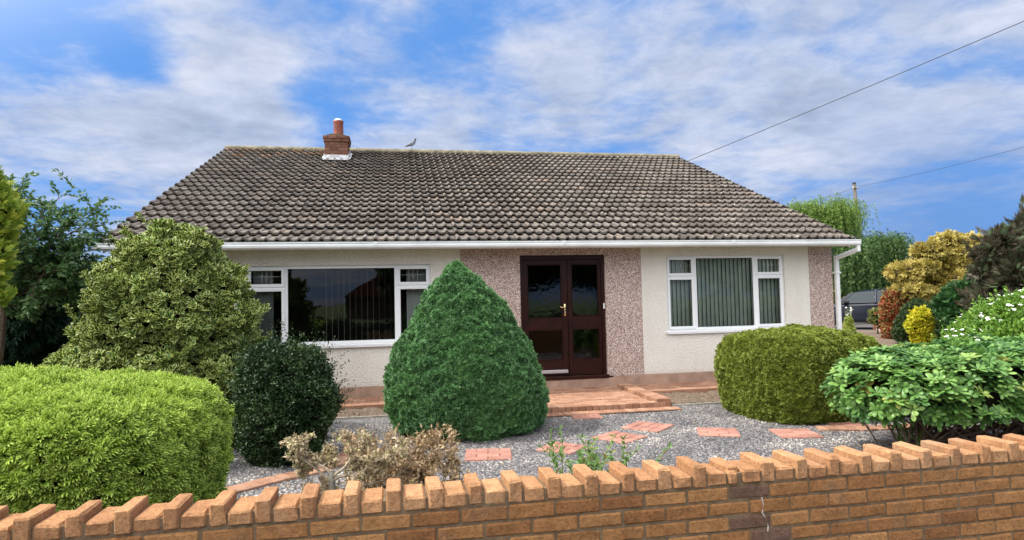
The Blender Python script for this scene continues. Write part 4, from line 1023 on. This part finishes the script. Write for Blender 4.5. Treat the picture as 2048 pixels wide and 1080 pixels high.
blobs('golden_shrub', 'small bright yellow shrub beside the soil strip', 'shrub', g_y, [(13.74, 15, .48, .27, .27, .40), (13.82, 15, .1, .24, .25, .28), (13.6, 14.9, .66, .15, .15, .2), (13.86, 15, .7, .15, .15, .18)], T_leaf(.6, .08, .1), .065, 1900, depth=.08, up=.3, amp=.3, sprouts=25, sprout_len=.12)
g_db = foliage_mat('deep_green_leaf', [(0, (.018, .04, .012)), (.6, (.035, .07, .018)), (1, (.07, .11, .03))], trans=.15)
blobs('dark_bush', 'dark green clipped bush behind the small yellow shrub', 'bush', g_db, [(15.55, 17, .25, .72, .6, .82), (15.9, 16.6, .2, .6, .5, .7), (14.9, 15.6, -.05, .4, .35, .3)], T_fan(4, .25, 45, .1, .3), .08, 900, depth=.1, up=.4, amp=.12)
g_rd = foliage_mat('red_leaf', [(0, (.20, .02, .015)), (.35, (.36, .06, .03)), (.6, (.40, .18, .06)), (.8, (.20, .22, .06)), (1, (.42, .38, .16))], trans=.3)
blobs('red_shrub', 'red-leaved shrub against the rear end of the parked car', 'shrub', g_rd, [(16.35, 19, .75, .38, .35, .62), (16.35, 19, .1, .34, .3, .5), (16.6, 19, 1.1, .35, .3, .25)], T_leaf(.5, .08, .1), .09, 900, depth=.12, up=.5, sprouts=30, sprout_len=.2)
g_sm = foliage_mat('olive_leaf', [(0, (.10, .13, .03)), (1, (.28, .30, .09))], trans=.3)
blobs('small_shrub', 'small straggly olive shrub in front of the parked car', 'shrub', g_sm, [(18.0, 21.5, .55, .48, .3, .17), (18.2, 21.5, .2, .35, .3, .2), (17.7, 21.5, .3, .25, .2, .12)], T_leaf(.5, .08, .1), .09, 500, depth=.1, up=.4, trunk=[([(17.85, 21.5, -.3), (17.9, 21.5, .5)], [.03, .02], 6)])
g_fl = foliage_mat('pale_leaf', [(0, (.22, .32, .05)), (1, (.48, .52, .14))], trans=.3)
fp = blobs('foxglove_plant', 'pale green upright flowering plant between the downpipe and the parked car', 'plant', g_fl, [(17.02, 22, .1, .16, .15, .36), (17.0, 22, -.1, .2, .18, .2)], T_leaf(.4, .1, .1), .1, 700, depth=.06, up=.6)
q = MB()
for k_ in range(5):
    xx = 17.02+random.uniform(-.13, .13); q.tube([(xx, 22, .3), (xx+.02, 22, .62+random.uniform(0, .15))], .006, 5)
q.build('stem', plain('green_stem', (.2, .3, .1), .8), fp)
q = np.array([(17.02+random.uniform(-.16, .16), 22+random.uniform(-.05, .05), random.uniform(.48, .78)) for _ in range(16)])
for i in range(len(q)): link('flower', scatter(T_flower(), q[i:i+1], nrm(rng.normal(size=(1, 3))+[0, -1, .5]), nrm(rng.normal(size=(1, 3))), .04, 'f'), M_pet, fp)

# weeping willows behind the house
def weeping(name, label, x, y, zb_, ztop, spread, nstr, mat, strand, seed, z_low, cover=None):
    q = np.random.default_rng(seed); random.seed(seed)
    root = empty(name, (x, y, zb_)); tag(root, label, 'tree'); b = MB(); b.tube([(x, y, zb_), (x+.1, y, (zb_+ztop)/2), (x, y, ztop-.8)], [.22, .17, .09], 8)
    P_ = []; D_ = []
    lm = []
    for i in range(16):
        a = 2*PI*i/16+q.uniform(-.15, .15); r_ = spread*q.uniform(.5, .95); zt = ztop-q.uniform(0, .22)*(ztop-z_low)
        p0 = Vector((x, y, ztop*.72+q.uniform(-.4, .4))); p2 = Vector((x+math.cos(a)*r_, y+math.sin(a)*r_*.8, zt-.15)); p1 = p0.lerp(p2, .5)+Vector((0, 0, (ztop-p0.z)*.55))
        pts = [p0.lerp(p1, t).lerp(p1.lerp(p2, t), t) for t in np.linspace(0, 1, 8)]; b.tube(pts, [.07*(1-.85*t) for t in np.linspace(0, 1, 8)], 6); lm.append(pts)
    for i in range(nstr):
        pts = lm[q.integers(len(lm))]; p = Vector(pts[q.integers(2, 8)])+Vector(q.normal(size=3)*[.35, .35, .22]); a = math.atan2(p.y-y, p.x-x)+q.normal()*.6
        L = strand*q.uniform(.4, 1.2); h = q.uniform(.15, .55); m = int(L/.075)
        t = np.linspace(0, 1, m)
        pos = np.stack([p.x+math.cos(a)*h*np.sqrt(t), p.y+math.sin(a)*h*np.sqrt(t), p.z+.15*np.sin(t*PI*.6)-L*t**1.3], 1)+q.normal(size=(m, 3))*.03
        P_.append(pos); dd_ = np.gradient(pos, axis=0) if m > 1 else pos*0+[0, 0, -1]; D_.append(nrm(dd_)+q.normal(size=(m, 3))*.45)
    P_ = np.concatenate(P_); D_ = nrm(np.concatenate(D_))
    P_, D_ = P_[P_[:, 2] > zb_+.3], D_[P_[:, 2] > zb_+.3]
    link('foliage', scatter(T_fan(3, .2, 30, .1, .3), P_, D_, nrm(q.normal(size=P_.shape)), q.uniform(.1, .19, len(P_)), 'f'), mat, root)
    b.build('trunk', bark, root, True); return root
g_wil = foliage_mat('willow_leaf', [(0, (.08, .15, .025)), (.5, (.14, .24, .045)), (1, (.25, .36, .08))], trans=.35)
g_wd = foliage_mat('dark_weeping_leaf', [(0, (.03, .07, .02)), (.5, (.055, .115, .03)), (1, (.12, .20, .05))], trans=.25)
weeping('willow_tree', 'light green weeping willow rising behind the right slope of the roof', 22.9, 31.5, -.4, 6.4, 2.3, 1700, g_wil, 1.9, 5, 2.0)
weeping('weeping_tree', 'darker drooping tree behind the parked car, right of the pole', 24.0, 29.3, -.4, 4.3, 1.75, 2100, g_wd, 2.2, 8, .6)
blobs('hedge_mass', 'dark hedge behind the parked car below the weeping trees', 'hedge', g_db, [(24, 31.8, 1.2, 3.4, .9, 1.9), (20, 32, 1.2, 2.8, .9, 1.6), (28.5, 33, 1.0, 3, 1, 1.6)], T_fan(4, .25, 45, .1, .3), .2, 130, depth=.25, up=.3)
blobs('olive_bush', 'olive green low bush just behind the parked car roof', 'bush', g_sm, [(21.3, 29.2, .9, 1.0, .5, .75), (20.2, 29.2, .8, .8, .5, .8)], T_fan(4, .25, 45, .1, .3), .15, 220, depth=.2, up=.2, core=bpy.data.materials['conifer_shade'])

# dead bush behind the wall
def dead(name, label, x0, y0, stems, mat, seed, hgt, leafn=(2, 4), nroot=5, lean=.5, rad=.018, zmin=-.1):
    random.seed(seed); root = empty(name, (x0, y0, -.26)); tag(root, label, 'shrub'); b = MB(); LP = []; LD = []
    def go(p, d, L, r, lev):
        pts = [p]; n = 6
        for i in range(n):
            d = (d+Vector((random.gauss(0, .22), random.gauss(0, .22), random.gauss(0, .18)))).normalized(); p = p+d*L/n; pts.append(p)
            if lev >= 1:
                for _ in range(random.randint(*leafn)):
                    LP.append(tuple(p+Vector([random.gauss(0, .012) for _ in range(3)]))); LD.append(tuple((d*.5+Vector([random.gauss(0, .6) for _ in range(3)])).normalized()))
            if lev < 3 and i >= 1 and random.random() < .75:
                go(p, (d*.6+Vector([random.gauss(0, .65) for _ in range(2)]+[random.gauss(.08, .45)])).normalized(), L*random.uniform(.35, .6), r*.5, lev+1)
        b.tube(pts, [r*(1-.75*i/n) for i in range(n+1)], 5)
    for st in stems: go(Vector(st[0]), Vector(st[1]).normalized(), st[2], st[3], st[4] if len(st) > 4 else 0)
    b.build('branches', bark if False else TW, root)
    LP_ = np.array(LP); link('dry_leaves', scatter(T_leaf(.5, .15, .3), LP_, nrm(np.array(LD)), nrm(rng.normal(size=LP_.shape)), rng.uniform(.016, .036, len(LP_)), 'f'), mat, root)
    return root, b
TW = plain('dead_twig', (.36, .30, .22), .9, noise=.5, nscale=40)
g_dry = foliage_mat('dry_leaf', [(0, (.20, .155, .09)), (.4, (.36, .285, .17)), (.8, (.56, .46, .30)), (1, (.36, .38, .14))], trans=.2)
g_dry2 = foliage_mat('rusty_dry_leaf', [(0, (.16, .11, .06)), (.5, (.33, .22, .11)), (1, (.50, .38, .23))], trans=.2)
dead('dead_shrub', 'small dead shrub with a straight grey stump and tufts of pale dry leaves', -.40, 4.05,
     [((-.40, 4.05, .30), (-.5, .1, .35), .26, .012), ((-.40, 4.05, .34), (-.1, .1, .8), .22, .010), ((-.40, 4.05, .30), (.6, .1, .35), .30, .012), ((-.38, 4.05, .22), (.8, .1, .25), .40, .012), ((-.39, 4.05, .33), (.3, -.2, .3), .3, .010), ((-.40, 4.05, .2), (-.6, .1, .1), .16, .010, 1)], g_dry, 4, .5, leafn=(1, 3))
q = MB(); q.tube([(-.40, 4.05, -.27), (-.405, 4.05, .0), (-.395, 4.05, .2), (-.40, 4.05, .36)], [.026, .023, .022, .016], 9); q.tube([(-.32, 4.05, -.1), (-.34, 4.05, .1), (-.385, 4.05, .24)], [.012, .014, .014], 7)
o_ = [o for o in col.objects if o.name == 'dead_shrub'][0]; q.build('stump', plain('grey_stump', (.13, .12, .10), .9, noise=.5, nscale=40, bmp=.8, bscale=60), o_, True)
dead('dead_bush', 'tangled dead bush with rusty brown leaves in front of the conical evergreen', .08, 4.3,
     [((-.02+random.uniform(-.18, .22), 4.3+random.uniform(-.1, .15), -.1+random.uniform(0, .2)), (a*1.0-.12, b_, c*.85), L*.58, .010) for a, b_, c, L in ((-.7, 0, .55, .5), (-.4, .1, .8, .5), (-.15, 0, 1, .62), (.1, .1, 1, .72), (.3, 0, .9, .7), (.55, 0, .7, .6), (.75, -.1, .5, .6), (.9, 0, .35, .5), (.2, -.3, .8, .5), (-.9, 0, .3, .4), (.5, .3, .7, .6), (.0, .2, .7, .5), (-.5, .2, .5, .5), (.6, .2, .4, .6), (.2, 0, .5, .6), (-.2, -.2, .6, .5), (.8, .1, .5, .5), (.4, -.1, .9, .6), (-.3, 0, .3, .5))], g_dry2, 9, .9, leafn=(0, 3))

nl = 260; lp_ = np.stack([rng.uniform(-1.4, 5.2, nl), rng.uniform(3.5, 8.7, nl), np.full(nl, -.232)], 1); lp_[:90, 0] = rng.normal(-.1, .6, 90); lp_[:90, 1] = rng.normal(4.9, .6, 90); lp_[90:150, 0] = rng.normal(5.3, .5, 60); lp_[90:150, 1] = rng.normal(6.2, .4, 60)
tag(link('leaf_litter', scatter(T_leaf(.5, .15, .3), lp_, nrm(rng.normal(size=lp_.shape)*[1, 1, .15]), nrm(rng.normal(size=lp_.shape)*.3+[0, 0, 1]), rng.uniform(.025, .05, nl), 'f'), g_dry2), 'dry fallen leaves scattered on the gravel and slabs', kind='stuff')
# small green weeds by the wall
g_weed = foliage_mat('weed_leaf', [(0, (.07, .16, .03)), (.7, (.14, .28, .06)), (1, (.35, .16, .06))], trans=.3)
def weed(x, y, h, n, lab, seed, cat='plant'):
    random.seed(seed); root = empty('weed', (x, y, -.25)); tag(root, lab, cat); b = MB(); LP = []; LD = []
    for i in range(n):
        p = Vector((x+random.gauss(0, .05), y+random.gauss(0, .04), -.25)); d = Vector((random.gauss(0, .25), random.gauss(0, .2), 1)).normalized(); L = h*random.uniform(.55, 1); pts = [p]
        for k_ in range(14):
            d = (d+Vector((random.gauss(0, .06), random.gauss(0, .06), 0))).normalized(); p = p+d*L/14; pts.append(p)
            for _ in range(4): LP.append(tuple(p)); LD.append(tuple((d*.6+Vector((random.gauss(0, .7), random.gauss(0, .7), .1))).normalized()))
        b.tube(pts, [.004]*8+[.003]*7, 5)
    b.build('stem', bpy.data.materials['green_stem'], root); LP = np.array(LP)
    link('leaves', scatter(T_leaf(.32, .08, .15), LP, nrm(np.array(LD)), nrm(rng.normal(size=LP.shape)+[0, 0, 1]), rng.uniform(.035, .06, len(LP)), 'f'), g_weed, root)
weed(1.17, 4.55, .72, 11, 'upright green weed with reddish tips behind the middle of the wall', 2)
weed(1.40, 4.62, .68, 14, 'bushier green weed right beside the reddish-tipped one', 3)
weed(1.72, 4.7, .55, 5, 'thin sparse weed to the right of the two green weeds', 6)
weed(5.05, 5.75, .42, 8, 'low leafy sprig under the bare rhododendron branches', 12)

# ------------------------------------------------------------------ drive strip on the right (runs away at an angle)
def strip(name, pts, z, mat, kind='structure'):
    q = MB(); q.add([(a, b, z) for a, b in pts], [tuple(range(len(pts)))]); o = q.build(name, mat); tag(o, kind=kind); return o

ux, uy = math.sin(R(34.1)), math.cos(R(34.1)); wx, wy = uy, -ux
A0 = (13.18-ux*6, 16.04-uy*6); 
def at(s_, t): return (A0[0]+ux*s_+wx*t, A0[1]+uy*s_+wy*t)
strip('drive_path', [at(0, -1.3), at(0, 0), at(15.5, 0), at(15.5, -1.3)], -.235, M_paver)
strip('soil_strip', [at(0, .1), at(0, 1.0), at(15.5, 1.0), at(15.5, .1)], -.225, M_soil)
for t0, lab in ((.0, 'pale edging along the brick path side of the long soil strip'), (1.0, 'pale edging along the shrub side of the long soil strip')):
    q = MB(); a = at(0, t0); M = Matrix.Translation((a[0], a[1], 0)) @ Matrix.Rotation(PI/2-R(34.1), 4, 'Z')
    for i in range(17): q.box(i*.92, i*.92+.905, -.10, .0, -.3, -.16+random.uniform(-.004, .004), bev=.01, M=M)
    tag(q.build('strip_edging', plain('pale_edging', (.42, .33, .26), .9, noise=.25)), lab, 'edging')
strip('driveway', [(15, 24), (40, 24), (40, 31), (15, 31)], -.262, plain('drive_tarmac', (.10, .09, .085), .95, noise=.3, nscale=8))

# ------------------------------------------------------------------ parked car (faces left)
M_car = plain('dark_blue_paint', (.010, .014, .028), .22, spec=.7)
M_cglass = plain('car_glass', (.015, .025, .032), .06, spec=.45)
M_tyre = plain('tyre_rubber', (.02, .02, .02), .85); M_rim = plain('alloy_rim', (.4, .4, .42), .35, metal=.8)
def car(x, y, z):
    t = empty('parked_car', (x, y, z)); tag(t, 'dark blue parked estate car behind the garden, half hidden by the house corner', 'car')
    # front at -x. stations along the length: (x, z_bottom, z_belt, half width)
    L = 4.65; st = [(-2.32, .45, .62, .70), (-2.25, .30, .74, .80), (-1.9, .26, .88, .88), (-1.2, .24, .98, .91), (-.75, .24, 1.02, .92), (0, .24, 1.04, .92), (1.0, .24, 1.06, .92), (1.8, .26, 1.07, .90), (2.2, .32, 1.04, .86), (2.33, .45, .95, .80)]
    vs = []; fs = []
    for (sx, zb2, zt, w) in st:
        ring = [(-w*.9, zb2), (-w, zb2+.12), (-w*1.0, (zb2+zt)/2), (-w*.985, zt-.10), (-w*.93, zt), (0, zt+.03), (w*.93, zt), (w*.985, zt-.10), (w, (zb2+zt)/2), (w, zb2+.12), (w*.9, zb2)]
        vs += [(x+sx, y+a, z+b_) for a, b_ in ring]
    n = 11
    for i in range(len(st)-1):
        for k_ in range(n): fs.append((i*n+k_, i*n+(k_+1) % n, (i+1)*n+(k_+1) % n, (i+1)*n+k_))
    fs += [tuple(range(n)), tuple(range((len(st)-1)*n, len(st)*n))]
    q = MB(); q.add(vs, fs)
    # roof: thin crowned shell
    rf = [(-.55, 1.42), (-.2, 1.54), (.3, 1.60), (1.0, 1.61), (1.7, 1.56), (2.1, 1.44)]
    vs = []; 
    for sx, h_ in rf: vs += [(x+sx, y+a*.66, z+h_-(.05*abs(a)**3)) for a in (-1, -.6, 0, .6, 1)]+[(x+sx, y+a*.66, z+h_-.05-(.05*abs(a)**3)) for a in (1, .6, 0, -.6, -1)]
    fs = [(i*10+k_, i*10+(k_+1) % 10, (i+1)*10+(k_+1) % 10, (i+1)*10+k_) for i in range(len(rf)-1) for k_ in range(10)]+[tuple(range(10)), tuple(range(50, 60))]
    q.add(vs, fs)
    for s_ in (-1, 1):
        for (a, b_) in (((-1.05, .90, 1.02), (-.5, .66, 1.44)), ((.30, .90, 1.04), (.34, .655, 1.57)), ((1.32, .9, 1.06), (1.28, .655, 1.57)), ((2.15, .86, 1.05), (1.95, .64, 1.48))):
            q.tube([(x+a[0], y+s_*a[1], z+a[2]), (x+b_[0], y+s_*b_[1], z+b_[2])], [.055, .04], 6)
        q.tube([(x-1.05, y+s_*.895, z+1.03), (x+2.15, y+s_*.875, z+1.08)], .02, 6)
    q.build('body', M_car, t)
    gm = MB()
    gm.add([(x-1.08, y-.86, z+1.02), (x-1.08, y+.86, z+1.02), (x-.50, y+.64, z+1.43), (x-.50, y-.64, z+1.43)], [(0, 1, 2, 3)]); gm.build('windscreen', M_cglass, t)
    for s_ in (-1, 1):
        for (a0, a1, b0, b1) in ((-1.0, .28, -.42, .32), (.36, 1.28, .38, 1.24), (1.36, 2.1, 1.32, 1.9)):
            gm = MB(); gm.add([(x+a0, y+s_*.895, z+1.04), (x+a1, y+s_*.895, z+1.06), (x+b1, y+s_*.66, z+1.53), (x+b0, y+s_*.66, z+(1.47 if a0 < 0 else 1.54))], [(0, 1, 2, 3)]); gm.build('side_window', M_cglass, t)
    for s_ in (-1, 1):
        mm = MB(); mm.box(x-.86, x-.66, y+s_*1.02-.09, y+s_*1.02+.09, z+1.02, z+1.16, bev=.04); mm.build('wing_mirror', M_black, t)
        for hx in (.12, 1.15):
            mm = MB(); mm.box(x+hx, x+hx+.18, y+s_*.935-.012, y+s_*.935+.012, z+.90, z+.93, bev=.008); mm.build('door_handle', M_car, t)
        for wx_ in (-1.45, 1.4):
            w_ = MB(); yy = y+s_*.80
            pr = [(.20, -.10), (.31, -.105), (.335, -.08), (.335, .08), (.31, .105), (.20, .10)]
            vs = []; nn_ = 24
            for r_, o2 in pr: vs += [(x+wx_+r_*math.cos(2*PI*k_/nn_), yy+o2, z+.335+r_*math.sin(2*PI*k_/nn_)) for k_ in range(nn_)]
            w_.add(vs, [(i*nn_+k_, i*nn_+(k_+1) % nn_, (i+1)*nn_+(k_+1) % nn_, (i+1)*nn_+k_) for i in range(5) for k_ in range(nn_)]); wo = w_.build('wheel', M_tyre, t, True)
            r_ = MB(); ya, yb = sorted((yy+s_*.10, yy+s_*.06)); r_.tube([(x+wx_, ya, z+.335), (x+wx_, yb, z+.335)], .06, 12)
            for k_ in range(5):
                a = 2*PI*k_/5; r_.tube([(x+wx_, yy+s_*.08, z+.335), (x+wx_+.2*math.cos(a), yy+s_*.08, z+.335+.2*math.sin(a))], [.03, .02], 6)
            r_.tube([(x+wx_, ya, z+.335), (x+wx_, ya+.001, z+.335)], .001, 6); r_.build('rim', M_rim, wo)
        hl = MB(); hl.box(x-2.27, x-2.0, y+s_*.68-.12, y+s_*.68+.12, z+.66, z+.80, bev=.04); hl.build('headlight', M_alu, t)
        hl = MB(); hl.box(x+2.16, x+2.32, y+s_*.74-.09, y+s_*.74+.09, z+.78, z+1.0, bev=.03); hl.build('tail_light', plain('red_lens', (.3, .01, .01), .2), t)
    return t
pc = car(20.4, 25.2, -.20); pc.rotation_euler = (0, 0, -R(36)); pc.scale = (1.05, 1.05, 1.05)
# brick gate pier in front of the car
q = MB(); zz = -.26; i = 0
gp_ = empty('brick_pier', (19.7, 23.6, -.26)); tag(gp_, 'short low red brick wall with a pale cap in front of the parked car', 'wall')
while zz < .55: course(q, 19.5, 19.95, 23.5, 23.75, zz, .1 if i % 2 else 0); zz += .075; i += 1
q.build('brickwork', M_chim, gp_); q = MB(); q.box(19.51, 19.94, 23.51, 23.74, -.3, zz-.001); q.build('mortar_core', M_mortar, gp_); q = MB(); q.box(19.46, 19.99, 23.46, 23.79, zz, zz+.05, bev=.01); q.build('cap', bpy.data.materials['pale_edging'], gp_)

# utility pole and cables
pl = empty('utility_pole', (31.9, 40, -.42)); tag(pl, 'weathered wooden utility pole rising above the weeping trees', 'utility pole')
q = MB(); q.tube([(32.3, 40, -.42), (32.05, 40, 6), (31.88, 40, 9.0)], [.15, .125, .11], 12); q.build('pole', M_wood, pl, True)
q = MB(); q.tube([(31.88, 40, 8.98), (31.88, 40, 9.08)], [.125, .11], 12); q.build('cap', M_black, pl)
for s_ in (-1, 1):
    q = MB(); q.lathe((31.89+s_*.16, 39.9, 8.66), [(.02, 0), (.05, .02), (.03, .05), (.05, .08), (.02, .11)], 10); q.build('insulator', plain('ceramic', (.6, .6, .58), .3), pl)
q = MB(); q.box(31.7, 32.1, 39.86, 39.9, 8.62, 8.68, bev=.01); q.build('bracket', M_wood, pl)
def cable(a, b, sag, r_, lab):
    a, b = Vector(a), Vector(b); pts = [a.lerp(b, t)-Vector((0, 0, sag*4*t*(1-t))) for t in np.linspace(0, 1, 24)]
    q = MB(); q.tube(pts, r_, 6); tag(q.build('overhead_cable', M_cab, None), lab, 'cable')
M_cab = plain('cable_sheath', (.03, .035, .045), .6)
dxc = Vector((16.45, 14, 8.54))-Vector((9.05, 20, 5.66))
cable(Vector((9.05, 20, 5.66))-dxc*.12, Vector((16.45, 14, 8.54))+dxc*.8, .10, .011, 'thick overhead cable running from behind the roof to the top right corner')
cable((31.9, 40, 8.75), Vector((31.9, 40, 8.75))+(Vector((30.13, 26, 8.46))-Vector((31.9, 40, 8.75)))*1.5, .25, .010, 'thin overhead cable from the utility pole to the right')
cable((31.8, 40, 8.7), (29.5, 44, 7.9), .1, .010, 'short thin cable dropping left from the utility pole')

# distant roof with aerial
dh = empty('distant_house', (56, 60, -.4)); tag(dh, 'distant low house whose pale roof line shows above the golden conifer', 'house')
q = MB(); q.box(51.5, 62, 60, 68, -.4, 4.2); q.build('wall', M_render, dh)
q = MB(); q.prism([(59.6, 4.2), (64, 5.8), (68.4, 4.2)], 'x', 51.2, 62.3); q.build('roof', plain('far_roof', (.25, .24, .25), .9, noise=.2), dh)
q = MB(); q.tube([(55.9, 64, 5.7), (55.9, 64, 7.1)], .03, 6); q.tube([(54.4, 64, 7.05), (57.4, 64, 7.0)], .03, 6)
for k_ in range(7): q.tube([(54.6+k_*.35, 63.6, 7.03), (54.6+k_*.35, 64.4, 7.03)], .015, 4)
q.tube([(57.4, 64, 6.6), (57.4, 64, 7.5)], .03, 5)
q.build('aerial', M_alu, dh)

# ------------------------------------------------------------------ what stands across the road (seen in the window glass)
nb = empty('neighbour_house', (-4, -56, -.4)); tag(nb, 'red-roofed house across the road', 'house')
q = MB(); q.box(-5.6, 4, -62, -52, -.4, 1.9); q.build('wall', plain('brown_wall', (.10, .06, .045), .9), nb)
q = MB(); q.prism([(-6.0, 1.9), (-1.0, 5.0), (4.4, 1.9)], 'y', -62.3, -51.6); q.build('roof', plain('red_roof', (.16, .05, .04), .9, noise=.3, nscale=4), nb)
tag(sheet('lawn', -50, 50, -33, -8, -.40, plain('mown_lawn', (.09, .15, .03), .9, noise=.25, nscale=2)), kind='structure')
blobs('roadside_hedge', 'low dark hedge across the road', 'hedge', g_dcon, [(x, -11, -.2, 2.6, .8, .75) for x in range(-16, 22, 4)], T_leaf(.7, .05, .1), .16, 60, depth=.2)
hm = plain('far_tree', (.03, .05, .02), .9)
g_ft = foliage_mat('roadside_tree', [(0, (.02, .04, .012)), (1, (.06, .10, .03))], trans=.15)
for i, (x, y, w_, h_) in enumerate(((-16, -24, 3.2, 6), (-8.8, -26, 1.9, 7.5), (9, -27, 4, 7), (17, -30, 5, 8), (27, -26, 4, 7), (4, -45, 6, 8), (-26, -34, 6, 9))):
    blobs('roadside_tree', ['leafy tree across the road, outside the picture'][0], 'tree', g_ft, many(x, y, h_*.6, w_, w_, h_*.42, 10, w_*.45, i, .8), T_leaf(.7, .05, .1), .5, 9, depth=.5, trunk=[([(x, y, -.4), (x, y, h_*.5)], [.3, .2], 8)], group='trees across the road')
